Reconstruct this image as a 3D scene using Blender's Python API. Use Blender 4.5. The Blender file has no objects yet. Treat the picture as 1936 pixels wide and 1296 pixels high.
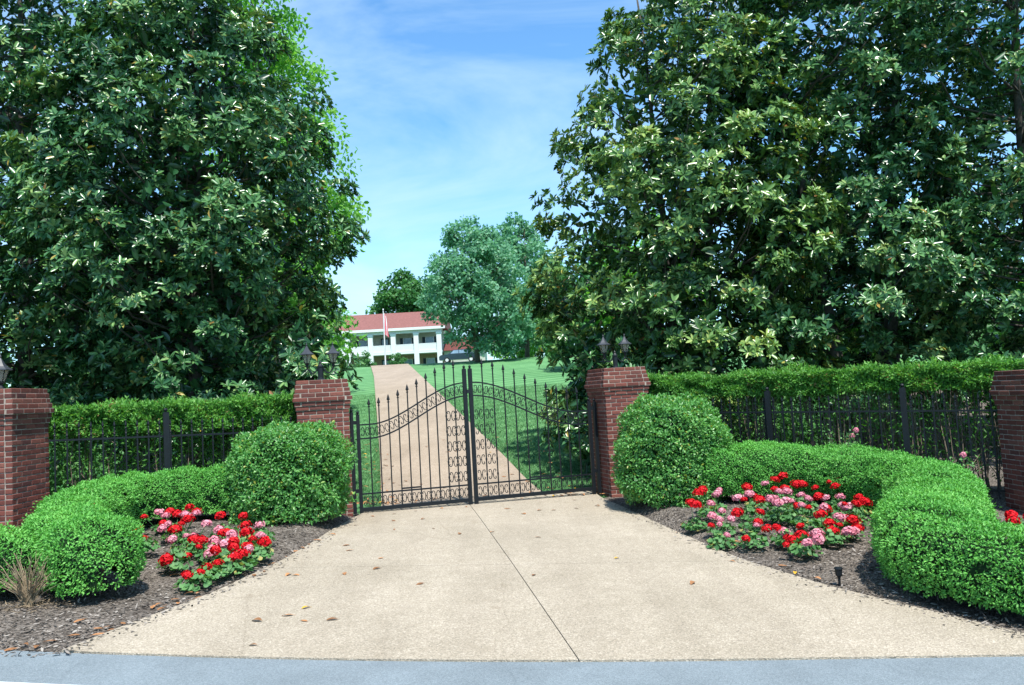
import bpy, bmesh, math, random
import numpy as np
from mathutils import Vector, Matrix

random.seed(7)
RNG = np.random.default_rng(11)
sc = bpy.context.scene
COL = sc.collection
R = math.radians

# ------------------------------------------------------------------ camera, sky, sun, exposure
cam_d = bpy.data.cameras.new('camera')
cam_d.sensor_width = 36.0
cam_d.lens = 27.46
cam_d.clip_end = 3000
cam = bpy.data.objects.new('camera', cam_d)
COL.objects.link(cam)
cam.matrix_world = Matrix.Translation((0, 0, 1.8)) @ Matrix.Rotation(R(93.9), 4, 'X') @ Matrix.Rotation(R(-3.2), 4, 'Z')
sc.camera = cam

SUN = Vector((0.15, -0.42, 0.895)).normalized()
wd = bpy.data.worlds.new('World')
sc.world = wd
wd.use_nodes = True
wn, wl = wd.node_tree.nodes, wd.node_tree.links
wn.clear()
w_out = wn.new('ShaderNodeOutputWorld')
w_bg = wn.new('ShaderNodeBackground')
w_bg.inputs['Strength'].default_value = 0.105
w_sky = wn.new('ShaderNodeTexSky')
w_sky.sky_type = 'NISHITA'
w_sky.sun_disc = False
w_sky.sun_elevation = math.asin(SUN.z)
w_sky.sun_rotation = math.atan2(SUN.x, SUN.y)
w_sky.air_density = 1.0
w_sky.dust_density = 0.1
w_sky.ozone_density = 1.2
# thin cirrus over the whole sky
w_tc = wn.new('ShaderNodeTexCoord')
w_mp = wn.new('ShaderNodeMapping')
w_mp.inputs['Rotation'].default_value = (0.2, 0.5, 0.35)
w_mp.inputs['Scale'].default_value = (1.5, 1.1, 4.2)
w_n1 = wn.new('ShaderNodeTexNoise')
w_n1.inputs['Scale'].default_value = 1.7
w_n1.inputs['Detail'].default_value = 9
w_n1.inputs['Roughness'].default_value = 0.56
w_n1.inputs['Distortion'].default_value = 0.5
w_rp = wn.new('ShaderNodeValToRGB')
w_rp.color_ramp.elements[0].position = 0.37
w_rp.color_ramp.elements[0].color = (0, 0, 0, 1)
w_rp.color_ramp.elements[1].position = 0.72
w_rp.color_ramp.elements[1].color = (0.75, 0.75, 0.75, 1)
w_mx = wn.new('ShaderNodeMixRGB')
w_mx.inputs['Color2'].default_value = (4.6, 6.0, 7.2, 1)
w_tint = wn.new('ShaderNodeMixRGB')
w_tint.blend_type = 'MULTIPLY'
w_tint.inputs['Fac'].default_value = 1
w_tint.inputs['Color2'].default_value = (0.82, 1.27, 1.50, 1)
wl.new(w_tc.outputs['Generated'], w_mp.inputs['Vector'])
wl.new(w_mp.outputs['Vector'], w_n1.inputs['Vector'])
wl.new(w_n1.outputs['Fac'], w_rp.inputs['Fac'])
wl.new(w_rp.outputs['Color'], w_mx.inputs['Fac'])
wl.new(w_sky.outputs['Color'], w_tint.inputs['Color1'])
wl.new(w_tint.outputs['Color'], w_mx.inputs['Color1'])
wl.new(w_mx.outputs['Color'], w_bg.inputs['Color'])
wl.new(w_bg.outputs['Background'], w_out.inputs['Surface'])

sun_d = bpy.data.lights.new('sun', 'SUN')
sun_d.energy = 4.7
sun_d.angle = R(0.53)
sun_d.color = (1.0, 0.965, 0.90)
sun_o = bpy.data.objects.new('sun', sun_d)
COL.objects.link(sun_o)
sun_o.rotation_euler = SUN.to_track_quat('Z', 'Y').to_euler()

vs = sc.view_settings
vs.view_transform = 'Standard'
vs.look = 'None'
vs.exposure = 0.82
vs.gamma = 1.0
vs.use_curve_mapping = False
sc.cycles.max_bounces = 6
sc.cycles.diffuse_bounces = 3
sc.cycles.glossy_bounces = 2
sc.cycles.transmission_bounces = 4
sc.cycles.transparent_max_bounces = 4
sc.cycles.caustics_reflective = False
sc.cycles.caustics_refractive = False

# ------------------------------------------------------------------ helpers
def sm(a, b, t):
    t = np.clip((t - a) / (b - a), 0, 1)
    return t * t * (3 - 2 * t)

GR = 0.1015
def H(x, y):
    """height of the land"""
    x = np.asarray(x, float); y = np.asarray(y, float)
    k = 0.040 + (0.012 - 0.040) * sm(10.5, 13.3, y)
    k = k * (1 - sm(16, 26, y))
    z = -k * np.clip(x + 0.3, -14, 14)
    t = y - 13.6
    a = np.where(t < 3, GR * np.maximum(t, 0) ** 2 / 6, GR * (t - 1.5))
    u = np.clip(t - 47, 0, 6)
    b = GR * 45.5 + GR * u - (GR - 0.02) * u * u / 12 + 0.02 * np.clip(t - 53, 0, 90)
    z = z + np.where(t < 47, a, b)
    return z + 0.012 * np.clip(x + 2, 0, 60) * sm(30, 60, y)

def h(x, y):
    return float(H(x, y))

def link(o, parent=None):
    COL.objects.link(o)
    if parent is not None:
        o.parent = parent
    return o

def tag(o, label=None, cat=None, group=None, kind=None):
    if label: o['label'] = label
    if cat: o['category'] = cat
    if group: o['group'] = group
    if kind: o['kind'] = kind
    return o

def empty(name, loc, rz=0.0):
    o = bpy.data.objects.new(name, None)
    o.empty_display_size = 0.1
    o.location = loc
    o.rotation_euler = (0, 0, rz)
    return link(o)

class MB:
    """collects shapes for one mesh"""
    def __init__(s):
        s.v = []; s.f = []
    def add(s, v, f):
        n = len(s.v)
        s.v += [tuple(p) for p in v]
        s.f += [tuple(i + n for i in q) for q in f]
        return s
    def box(s, x0, x1, y0, y1, z0, z1):
        v = [(x, y, z) for z in (z0, z1) for y in (y0, y1) for x in (x0, x1)]
        return s.add(v, [(0, 2, 3, 1), (4, 5, 7, 6), (0, 1, 5, 4), (2, 6, 7, 3), (0, 4, 6, 2), (1, 3, 7, 5)])
    def tube(s, pts, rad, n=6, cap=True):
        pts = [Vector(p) for p in pts]
        if not hasattr(rad, '__len__'):
            rad = [rad] * len(pts)
        rings = []
        up = None
        for i, p in enumerate(pts):
            d = (pts[min(i + 1, len(pts) - 1)] - pts[max(i - 1, 0)])
            if d.length < 1e-9: d = Vector((0, 0, 1))
            d.normalize()
            if up is None:
                up = Vector((0, 1, 0)) if abs(d.y) < 0.9 else Vector((1, 0, 0))
            a = (up - d * up.dot(d)).normalized()
            up = a
            b = d.cross(a)
            rings.append([p + (a * math.cos(2 * math.pi * (k + .5) / n) + b * math.sin(2 * math.pi * (k + .5) / n)) * rad[i] for k in range(n)])
        v = [q for r_ in rings for q in r_]
        f = []
        for i in range(len(pts) - 1):
            for k in range(n):
                f.append((i * n + k, i * n + (k + 1) % n, (i + 1) * n + (k + 1) % n, (i + 1) * n + k))
        if cap:
            f.append(tuple(range(n - 1, -1, -1)))
            f.append(tuple((len(pts) - 1) * n + k for k in range(n)))
        return s.add(v, f)
    def lathe(s, prof, n=10, c=(0, 0, 0), ph=0.0):
        v = []
        for (r, z) in prof:
            for k in range(n):
                a = 2 * math.pi * k / n + ph
                v.append((c[0] + r * math.cos(a), c[1] + r * math.sin(a), c[2] + z))
        f = []
        for i in range(len(prof) - 1):
            for k in range(n):
                f.append((i * n + k, i * n + (k + 1) % n, (i + 1) * n + (k + 1) % n, (i + 1) * n + k))
        f.append(tuple(range(n - 1, -1, -1)))
        f.append(tuple((len(prof) - 1) * n + k for k in range(n)))
        return s.add(v, f)
    def mesh(s, name, mat):
        me = bpy.data.meshes.new(name)
        me.from_pydata([tuple(p) for p in s.v], [], s.f)
        me.materials.append(mat)
        me.update()
        return me
    def build(s, name, mat, parent=None, smooth=False):
        me = s.mesh(name, mat)
        if smooth:
            for p in me.polygons: p.use_smooth = True
        return link(bpy.data.objects.new(name, me), parent)

def inst(name, me, parent, loc=(0, 0, 0), rot=(0, 0, 0), scale=(1, 1, 1)):
    o = bpy.data.objects.new(name, me)
    o.location = loc; o.rotation_euler = rot; o.scale = scale
    return link(o, parent)

def array_mesh(name, V, Fq, mat, rnd=None):
    """V (n,3) array, Fq (m,k) array of equal-sized faces, rnd (m) value per face"""
    me = bpy.data.meshes.new(name)
    V = np.ascontiguousarray(V, np.float32); Fq = np.ascontiguousarray(Fq, np.int32)
    m, k = Fq.shape
    me.vertices.add(len(V)); me.vertices.foreach_set('co', V.ravel())
    me.loops.add(m * k); me.loops.foreach_set('vertex_index', Fq.ravel())
    me.polygons.add(m)
    me.polygons.foreach_set('loop_start', np.arange(0, m * k, k, dtype=np.int32))
    me.polygons.foreach_set('loop_total', np.full(m, k, np.int32))
    me.update(calc_edges=True)
    if rnd is not None:
        at = me.attributes.new('rnd', 'FLOAT', 'FACE')
        at.data.foreach_set('value', np.ascontiguousarray(rnd, np.float32))
    me.materials.append(mat)
    return me

def unit(a):
    return a / np.maximum(np.linalg.norm(a, axis=-1, keepdims=True), 1e-9)

def leaves(P, D, N, L, W, fold=0.18, hexa=True, droop=0.0):
    """flat arrays of folded leaves: base P, lengthwise D, normal N"""
    n = len(P)
    D = unit(D); S = unit(np.cross(D, N)); N = np.cross(S, D)
    L = np.broadcast_to(np.asarray(L, float), (n,))[:, None]
    W = np.broadcast_to(np.asarray(W, float), (n,))[:, None]
    up = N * W * fold
    if hexa:
        T = P + D * L - N * L * droop
        V = np.stack([P, P + D * L * .28 + S * W * .42 + up, P + D * L * .68 + S * W * .46 + up - N * L * droop * .5, T,
                      P + D * L * .68 - S * W * .46 + up - N * L * droop * .5, P + D * L * .28 - S * W * .42 + up], 1)
        base = (np.arange(n) * 6)[:, None, None]
        Fq = base + np.array([[0, 1, 2, 3], [0, 3, 4, 5]])[None]
        return V.reshape(-1, 3), Fq.reshape(-1, 4)
    V = np.stack([P, P + D * L * .5 + S * W * .5 + up, P + D * L, P + D * L * .5 - S * W * .5 + up], 1)
    base = (np.arange(n) * 4)[:, None, None]
    Fq = base + np.array([[0, 1, 2], [0, 2, 3]])[None]
    return V.reshape(-1, 3), Fq.reshape(-1, 3)

def rdir(n):
    return unit(RNG.normal(size=(n, 3)))

# ------------------------------------------------------------------ materials
def new_mat(name):
    m = bpy.data.materials.new(name); m.use_nodes = True
    nt = m.node_tree
    return m, nt.nodes, nt.links, nt.nodes['Principled BSDF']

def ramp(nodes, stops):
    r = nodes.new('ShaderNodeValToRGB')
    e = r.color_ramp.elements
    while len(e) < len(stops): e.new(0.5)
    for i, (p, c) in enumerate(stops):
        e[i].position = p; e[i].color = (*c, 1)
    return r

def texco(nodes, links, kind='Object', scale=None):
    tc = nodes.new('ShaderNodeTexCoord')
    if scale is None: return tc.outputs[kind]
    mp = nodes.new('ShaderNodeMapping'); mp.inputs['Scale'].default_value = scale
    links.new(tc.outputs[kind], mp.inputs['Vector'])
    return mp.outputs['Vector']

def noise(nodes, links, vec, scale, detail=4, rough=.55):
    n = nodes.new('ShaderNodeTexNoise')
    n.inputs['Scale'].default_value = scale; n.inputs['Detail'].default_value = detail; n.inputs['Roughness'].default_value = rough
    links.new(vec, n.inputs['Vector'])
    return n.outputs['Fac']

def mixc(nodes, links, fac, a, b, mode='MIX'):
    m = nodes.new('ShaderNodeMixRGB'); m.blend_type = mode
    for sock, val in ((m.inputs['Fac'], fac), (m.inputs['Color1'], a), (m.inputs['Color2'], b)):
        if isinstance(val, (int, float)): sock.default_value = val
        elif isinstance(val, tuple): sock.default_value = (*val, 1)
        else: links.new(val, sock)
    return m.outputs['Color']

def bump(nodes, links, b, height, strength, dist=0.01):
    bp = nodes.new('ShaderNodeBump'); bp.inputs['Strength'].default_value = strength; bp.inputs['Distance'].default_value = dist
    links.new(height, bp.inputs['Height']); links.new(bp.outputs['Normal'], b.inputs['Normal'])

def leaf_mat(name, stops, rough=.5, spec=.5, trans=.25, tcol=None):
    m, N_, L_, b = new_mat(name)
    at = N_.new('ShaderNodeAttribute'); at.attribute_name = 'rnd'
    r = ramp(N_, stops)
    L_.new(at.outputs['Fac'], r.inputs['Fac'])
    L_.new(r.outputs['Color'], b.inputs['Base Color'])
    b.inputs['Roughness'].default_value = rough
    b.inputs['Specular IOR Level'].default_value = spec
    if trans > 0:
        tr = N_.new('ShaderNodeBsdfTranslucent')
        if tcol:
            L_.new(mixc(N_, L_, 1.0, r.outputs['Color'], tcol, 'MULTIPLY'), tr.inputs['Color'])
        else:
            L_.new(r.outputs['Color'], tr.inputs['Color'])
        mx = N_.new('ShaderNodeMixShader'); mx.inputs['Fac'].default_value = trans
        L_.new(b.outputs['BSDF'], mx.inputs[1]); L_.new(tr.outputs['BSDF'], mx.inputs[2])
        L_.new(mx.outputs['Shader'], N_['Material Output'].inputs['Surface'])
    return m

def plain(name, col, rough=.6, spec=.4, var=.15, scale=8, metal=0, bmp=0.0, objvar=0.0):
    m, N_, L_, b = new_mat(name)
    v = texco(N_, L_)
    f = noise(N_, L_, v, scale, 5)
    dark = tuple(c * (1 - var) for c in col); lite = tuple(min(1, c * (1 + var)) for c in col)
    r = ramp(N_, [(.3, dark), (.7, lite)])
    L_.new(f, r.inputs['Fac'])
    out = r.outputs['Color']
    if objvar:
        oi = N_.new('ShaderNodeObjectInfo')
        r2 = ramp(N_, [(0, (1 - objvar,) * 3), (1, (1 + objvar,) * 3)])
        L_.new(oi.outputs['Random'], r2.inputs['Fac'])
        out = mixc(N_, L_, 1.0, out, r2.outputs['Color'], 'MULTIPLY')
    L_.new(out, b.inputs['Base Color'])
    b.inputs['Roughness'].default_value = rough; b.inputs['Specular IOR Level'].default_value = spec; b.inputs['Metallic'].default_value = metal
    if bmp: bump(N_, L_, b, f, bmp)
    return m

def m_concrete(name, base, tint2, pebble=95):
    m, N_, L_, b = new_mat(name)
    v = texco(N_, L_)
    vo = N_.new('ShaderNodeTexVoronoi'); vo.inputs['Scale'].default_value = pebble
    L_.new(v, vo.inputs['Vector'])
    sep = N_.new('ShaderNodeSeparateColor'); L_.new(vo.outputs['Color'], sep.inputs['Color'])
    peb = ramp(N_, [(0, tuple(c * .66 for c in base)), (.3, tuple(c * .9 for c in base)), (.7, base), (1, tuple(min(.9, c * 1.3) for c in tint2))])
    L_.new(sep.outputs['Red'], peb.inputs['Fac'])
    big = ramp(N_, [(.3, (.86, .85, .83)), (.68, (1.06, 1.05, 1.05))])
    L_.new(noise(N_, L_, v, .55, 6, .6), big.inputs['Fac'])
    med = ramp(N_, [(.33, (.94, .935, .92)), (.62, (1.03, 1.03, 1.03))])
    L_.new(noise(N_, L_, v, 5.5, 6, .65), med.inputs['Fac'])
    c = mixc(N_, L_, 1.0, peb.outputs['Color'], big.outputs['Color'], 'MULTIPLY')
    c = mixc(N_, L_, 1.0, c, med.outputs['Color'], 'MULTIPLY')
    # tyre-worn streaks along the drive and scattered stains
    v2 = texco(N_, L_, scale=(1.9, .16, 1))
    st = ramp(N_, [(.36, (.93, .925, .92)), (.60, (1.02, 1.02, 1.02))])
    L_.new(noise(N_, L_, v2, 1.3, 4, .6), st.inputs['Fac'])
    c = mixc(N_, L_, 1.0, c, st.outputs['Color'], 'MULTIPLY')
    sp = ramp(N_, [(.20, (.78, .75, .71)), (.31, (1, 1, 1))])
    L_.new(noise(N_, L_, v, 2.6, 3, .5), sp.inputs['Fac'])
    c = mixc(N_, L_, 1.0, c, sp.outputs['Color'], 'MULTIPLY')
    # hairline cracks
    vc = N_.new('ShaderNodeTexVoronoi'); vc.feature = 'DISTANCE_TO_EDGE'; vc.inputs['Scale'].default_value = .33
    wob = mixc(N_, L_, .22, v, N_.new('ShaderNodeTexNoise').outputs['Color'], 'ADD')
    L_.new(wob, vc.inputs['Vector'])
    ck = ramp(N_, [(.0, (.55, .52, .48)), (.0035, (1, 1, 1))])
    L_.new(vc.outputs['Distance'], ck.inputs['Fac'])
    c = mixc(N_, L_, .28, c, ck.outputs['Color'], 'MULTIPLY')
    L_.new(c, b.inputs['Base Color'])
    b.inputs['Roughness'].default_value = .85; b.inputs['Specular IOR Level'].default_value = .25
    bump(N_, L_, b, vo.outputs['Distance'], .5, .012)
    return m

def m_asphalt():
    m, N_, L_, b = new_mat('asphalt')
    v = texco(N_, L_)
    vo = N_.new('ShaderNodeTexVoronoi'); vo.inputs['Scale'].default_value = 150
    L_.new(v, vo.inputs['Vector'])
    sep = N_.new('ShaderNodeSeparateColor'); L_.new(vo.outputs['Color'], sep.inputs['Color'])
    peb = ramp(N_, [(0, (.135, .165, .18)), (.5, (.17, .205, .225)), (1, (.22, .255, .275))])
    L_.new(sep.outputs['Red'], peb.inputs['Fac'])
    big = ramp(N_, [(.35, (.88, .88, .88)), (.65, (1.06, 1.06, 1.06))])
    L_.new(noise(N_, L_, v, 1.6, 6, .65), big.inputs['Fac'])
    c = mixc(N_, L_, 1.0, peb.outputs['Color'], big.outputs['Color'], 'MULTIPLY')
    vc = N_.new('ShaderNodeTexVoronoi'); vc.feature = 'DISTANCE_TO_EDGE'; vc.inputs['Scale'].default_value = .55
    nz = N_.new('ShaderNodeTexNoise'); nz.inputs['Scale'].default_value = 2.0; L_.new(v, nz.inputs['Vector'])
    L_.new(mixc(N_, L_, .25, v, nz.outputs['Color'], 'ADD'), vc.inputs['Vector'])
    ck = ramp(N_, [(.0, (.35, .35, .36)), (.006, (1, 1, 1))])
    L_.new(vc.outputs['Distance'], ck.inputs['Fac'])
    c = mixc(N_, L_, .13, c, ck.outputs['Color'], 'MULTIPLY')
    L_.new(c, b.inputs['Base Color'])
    b.inputs['Roughness'].default_value = .85; b.inputs['Specular IOR Level'].default_value = .25
    bump(N_, L_, b, vo.outputs['Distance'], .5, .008)
    return m

def m_lawn():
    m, N_, L_, b = new_mat('lawn')
    v = texco(N_, L_)
    f1 = noise(N_, L_, v, 22, 6, .75)
    r = ramp(N_, [(.28, (.07, .19, .075)), (.55, (.115, .28, .115)), (.78, (.17, .33, .16))])
    L_.new(f1, r.inputs['Fac'])
    f2 = noise(N_, L_, v, .5, 4, .6)
    r2 = ramp(N_, [(.35, (.80, .86, .8)), (.65, (1.12, 1.08, 1.05))])
    L_.new(f2, r2.inputs['Fac'])
    c = mixc(N_, L_, 1.0, r.outputs['Color'], r2.outputs['Color'], 'MULTIPLY')
    # mowing stripes
    mp = N_.new('ShaderNodeMapping'); mp.inputs['Rotation'].default_value = (0, 0, R(62))
    tc = N_.new('ShaderNodeTexCoord'); L_.new(tc.outputs['Object'], mp.inputs['Vector'])
    wv = N_.new('ShaderNodeTexWave'); wv.inputs['Scale'].default_value = .28; wv.inputs['Distortion'].default_value = .6; wv.inputs['Detail'].default_value = 2
    L_.new(mp.outputs['Vector'], wv.inputs['Vector'])
    r3 = ramp(N_, [(.35, (.74, .78, .76)), (.65, (1.16, 1.10, 1.12))])
    L_.new(wv.outputs['Fac'], r3.inputs['Fac'])
    c = mixc(N_, L_, 1.0, c, r3.outputs['Color'], 'MULTIPLY')
    L_.new(c, b.inputs['Base Color'])
    b.inputs['Roughness'].default_value = .9; b.inputs['Specular IOR Level'].default_value = .15
    bump(N_, L_, b, f1, .9, .05)
    return m

def m_mulch():
    m, N_, L_, b = new_mat('mulch')
    v = texco(N_, L_, scale=(1, 1.6, 1))
    vo = N_.new('ShaderNodeTexVoronoi'); vo.inputs['Scale'].default_value = 48
    L_.new(v, vo.inputs['Vector'])
    sep = N_.new('ShaderNodeSeparateColor'); L_.new(vo.outputs['Color'], sep.inputs['Color'])
    r = ramp(N_, [(0, (.06, .052, .044)), (.55, (.165, .143, .122)), (1, (.34, .305, .265))])
    L_.new(sep.outputs['Red'], r.inputs['Fac'])
    r2 = ramp(N_, [(.35, (.75, .72, .7)), (.65, (1.15, 1.12, 1.1))])
    L_.new(noise(N_, L_, v, 2.2, 5, .6), r2.inputs['Fac'])
    L_.new(mixc(N_, L_, 1.0, r.outputs['Color'], r2.outputs['Color'], 'MULTIPLY'), b.inputs['Base Color'])
    b.inputs['Roughness'].default_value = .95; b.inputs['Specular IOR Level'].default_value = .1
    bump(N_, L_, b, vo.outputs['Distance'], 1.0, .03)
    return m

def m_brick():
    m, N_, L_, b = new_mat('brick')
    v = texco(N_, L_)
    oi = N_.new('ShaderNodeObjectInfo')
    r = ramp(N_, [(0, (.10, .034, .027)), (.3, (.140, .044, .034)), (.62, (.175, .056, .042)), (.85, (.205, .078, .058)), (1, (.085, .032, .029))])
    L_.new(oi.outputs['Random'], r.inputs['Fac'])
    r2 = ramp(N_, [(.3, (.72, .72, .74)), (.7, (1.16, 1.14, 1.12))])
    L_.new(noise(N_, L_, v, 26, 6, .7), r2.inputs['Fac'])
    L_.new(mixc(N_, L_, 1.0, r.outputs['Color'], r2.outputs['Color'], 'MULTIPLY'), b.inputs['Base Color'])
    b.inputs['Roughness'].default_value = .82; b.inputs['Specular IOR Level'].default_value = .25
    bump(N_, L_, b, noise(N_, L_, v, 90, 5, .7), .35, .006)
    return m

M = {}
M['apron'] = m_concrete('exposed_aggregate', (.355, .308, .238), (.365, .322, .26), 105)
M['drive'] = m_concrete('drive_aggregate', (.325, .262, .20), (.33, .275, .215), 80)
M['asphalt'] = m_asphalt()
M['lawn'] = m_lawn()
M['mulch'] = m_mulch()
M['brick'] = m_brick()
M['mortar'] = plain('mortar', (.30, .25, .21), .95, .1, .25, 30, bmp=.4)
M['iron'] = plain('black_iron', (.006, .009, .012), .5, .28, .3, 40)
M['joint'] = plain('joint', (.20, .17, .13), .95, .1, .3, 12)
M['paint_line'] = plain('road_paint', (.52, .55, .55), .7, .3, .12, 30)
M['bark'] = plain('magnolia_bark', (.075, .068, .058), .9, .2, .35, 14, bmp=.6)
M['bark2'] = plain('grey_bark', (.12, .105, .085), .9, .2, .35, 10, bmp=.6)
M['twig'] = plain('twig', (.15, .12, .09), .9, .2, .45, 20)
M['dead_twig'] = plain('dead_twig', (.24, .185, .12), .9, .2, .4, 20)
M['hedge_core'] = plain('hedge_core', (.012, .030, .012), .95, .05, .4, 12)  # near-black green, paints the shade inside hedges and bushes
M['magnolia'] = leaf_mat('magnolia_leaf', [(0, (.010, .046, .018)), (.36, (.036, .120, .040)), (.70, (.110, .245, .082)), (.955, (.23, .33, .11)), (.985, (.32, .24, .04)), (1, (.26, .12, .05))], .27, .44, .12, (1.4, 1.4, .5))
M['magnolia_sunlit'] = leaf_mat('magnolia_leaf_sunlit', [(0, (.014, .052, .014)), (.36, (.060, .150, .040)), (.70, (.165, .295, .080)), (.955, (.29, .37, .10)), (.985, (.36, .26, .04)), (1, (.28, .13, .05))], .27, .44, .14, (1.4, 1.4, .5))  # magnolia leaf made brighter and yellower, sunlight put into its colour
M['decid'] = leaf_mat('decid_leaf', [(0, (.08, .26, .045)), (.5, (.13, .37, .065)), (1, (.23, .48, .10))], .5, .35, .45, (1.2, 1.2, .5))
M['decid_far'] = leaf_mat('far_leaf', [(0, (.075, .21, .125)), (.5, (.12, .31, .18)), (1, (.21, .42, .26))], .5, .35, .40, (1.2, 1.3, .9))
M['oak'] = leaf_mat('oak_leaf', [(0, (.03, .11, .035)), (.5, (.055, .18, .055)), (1, (.11, .27, .07))], .5, .3, .3, (1.2, 1.3, .6))
M['yew'] = leaf_mat('yew_leaf', [(0, (.05, .18, .03)), (.5, (.105, .30, .05)), (.93, (.18, .41, .075)), (1, (.20, .15, .05))], .5, .35, .36, (1.2, 1.2, .5))
M['box'] = leaf_mat('box_leaf', [(0, (.058, .235, .040)), (.5, (.115, .375, .064)), (1, (.20, .50, .105))], .5, .3, .30, (1.2, 1.2, .5))
M['bush'] = leaf_mat('bush_leaf', [(0, (.05, .19, .045)), (.5, (.095, .30, .065)), (.95, (.19, .42, .11)), (1, (.30, .34, .05))], .40, .5, .36, (1.2, 1.2, .5))
M['geranium'] = leaf_mat('geranium_leaf', [(0, (.045, .14, .045)), (.5, (.085, .22, .07)), (.93, (.15, .31, .10)), (1, (.35, .32, .10))], .55, .3, .3, (1.2, 1.3, .6))
M['red_petal'] = leaf_mat('red_petal_leaf', [(0, (.46, .003, .008)), (.6, (.60, .005, .012)), (1, (.66, .012, .02))], .6, .2, .15)
M['pink_petal'] = leaf_mat('pink_petal_leaf', [(0, (.58, .15, .21)), (.5, (.68, .25, .32)), (1, (.72, .38, .43))], .55, .25, .2)
M['dry_leaf'] = plain('dry_leaf', (.29, .135, .055), .7, .3, .35, 18, objvar=.4)
M['yellow_leaf'] = plain('yellow_leaf', (.50, .29, .02), .6, .3, .2, 18)
M['grass'] = leaf_mat('grass_leaf', [(0, (.08, .21, .075)), (.5, (.13, .30, .115)), (1, (.19, .36, .15))], .6, .2, .42)
M['white'] = plain('white_paint', (.62, .64, .64), .5, .4, .04, 3)
M['wall'] = plain('house_wall', (.46, .46, .40), .8, .2, .08, 3)
M['brickwall'] = plain('house_brick', (.38, .25, .20), .85, .2, .12, 5)
M['roof'] = plain('red_shingle', (.195, .085, .075), .85, .2, .18, 4)
M['roof_shade'] = plain('shaded_red_shingle', (.12, .04, .034), .85, .2, .2, 4)  # red shingle again, darkened for the shade on the garage roof
M['shutter'] = plain('dark_shutter', (.015, .03, .045), .5, .4, .1, 5)
M['glass'] = plain('window_glass', (.16, .24, .32), .08, .6, .2, 2)
M['lantern_roof'] = plain('lantern_metal', (.03, .034, .042), .5, .5, .2, 20)
M['pole'] = plain('pole_paint', (.58, .58, .60), .4, .5, .05, 4)
M['car'] = plain('car_paint', (.02, .035, .05), .2, .7, .05, 3)
M['tyre'] = plain('tyre', (.02, .02, .02), .9, .2, .1, 6)
M['chip'] = leaf_mat('chip_leaf', [(0, (.045, .04, .035)), (.6, (.15, .13, .112)), (1, (.32, .29, .255))], .9, .1, 0)

def m_pane():
    m, N_, L_, b = new_mat('lantern_glass')
    b.inputs['Base Color'].default_value = (.75, .72, .62, 1)
    b.inputs['Roughness'].default_value = .15
    b.inputs['Transmission Weight'].default_value = .75
    b.inputs['IOR'].default_value = 1.1
    return m
M['pane'] = m_pane()

def m_flag():
    m, N_, L_, b = new_mat('flag_cloth')
    wv = N_.new('ShaderNodeTexWave'); wv.bands_direction = 'X'; wv.inputs['Scale'].default_value = 1.6; wv.inputs['Distortion'].default_value = .8
    L_.new(texco(N_, L_), wv.inputs['Vector'])
    r = ramp(N_, [(.35, (.80, .78, .80)), (.62, (.62, .10, .14))])
    L_.new(wv.outputs['Fac'], r.inputs['Fac']); L_.new(r.outputs['Color'], b.inputs['Base Color'])
    b.inputs['Roughness'].default_value = .8
    return m
M['flag'] = m_flag()

# ------------------------------------------------------------------ the land
def grid_sheet(name, xs_fn, ys, nx, dz, mat, zf=None, kind='structure', parent=None):
    V = []
    for y in ys:
        a, b_ = xs_fn(y)
        xs = np.linspace(a, b_, nx)
        V.append(np.stack([xs, np.full(nx, y), H(xs, y) + dz + (zf(xs, y) if zf else 0)], 1))
    V = np.concatenate(V)
    ny = len(ys)
    i, j = np.meshgrid(np.arange(nx - 1), np.arange(ny - 1))
    a = (j * nx + i).ravel()
    F = np.stack([a, a + 1, a + nx + 1, a + nx], 1)
    me = array_mesh(name, V, F, mat)
    for p in me.polygons: p.use_smooth = True
    o = link(bpy.data.objects.new(name, me), parent)
    if kind and parent is None: o['kind'] = kind
    return o

# ground: one sheet to the horizon
gx = np.concatenate([[-900, -500, -250, -120, -70], np.linspace(-45, 45, 61), [70, 120, 250, 500, 900]])
gy = np.concatenate([[-400, -150, -60, -20, -5], np.linspace(0, 70, 71), np.linspace(74, 160, 20), [220, 350, 600, 1200]])
GX, GY = np.meshgrid(gx, gy)
GZ = H(GX, GY) - 0.06
nx = len(gx)
i, j = np.meshgrid(np.arange(nx - 1), np.arange(len(gy) - 1)); a = (j * nx + i).ravel()
ground = link(bpy.data.objects.new('ground', array_mesh('ground', np.stack([GX.ravel(), GY.ravel(), GZ.ravel()], 1), np.stack([a, a + 1, a + nx + 1, a + nx], 1), M['lawn'])))
for p in ground.data.polygons: p.use_smooth = True
ground['kind'] = 'structure'

def road_y(x):
    return 5.40 + 0.045 * (x - 1.5) ** 2 * (0.35 if x < 1.5 else 0.1)
def interp(pts, y):
    ys = [p[1] for p in pts]; xs = [p[0] for p in pts]
    return float(np.interp(y, ys, xs))

# road, running across in front of the drive
xs = np.linspace(-40, 40, 81)
V = []; NR = 9
for k in range(NR):
    t = k / (NR - 1)
    for x in xs:
        ye = 5.40 + (0.016 * (min(x, 1.5) - 1.5) ** 2 if x > -6 else 0.9 + .06 * (-6 - x) * .5)
        y = ye + (-4.2 - ye) * t
        V.append((x, y, h(x, y) + 0.006 + 0.05 * math.sin(math.pi * min(t * 1.2, 1)) * .6))
n = len(xs)
i, j = np.meshgrid(np.arange(n - 1), np.arange(NR - 1)); a = (j * n + i).ravel()
road = link(bpy.data.objects.new('road', array_mesh('road', np.array(V), np.stack([a, a + n, a + n + 1, a + 1], 1), M['asphalt'])))
road['kind'] = 'structure'
for p in road.data.polygons: p.use_smooth = True
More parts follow.
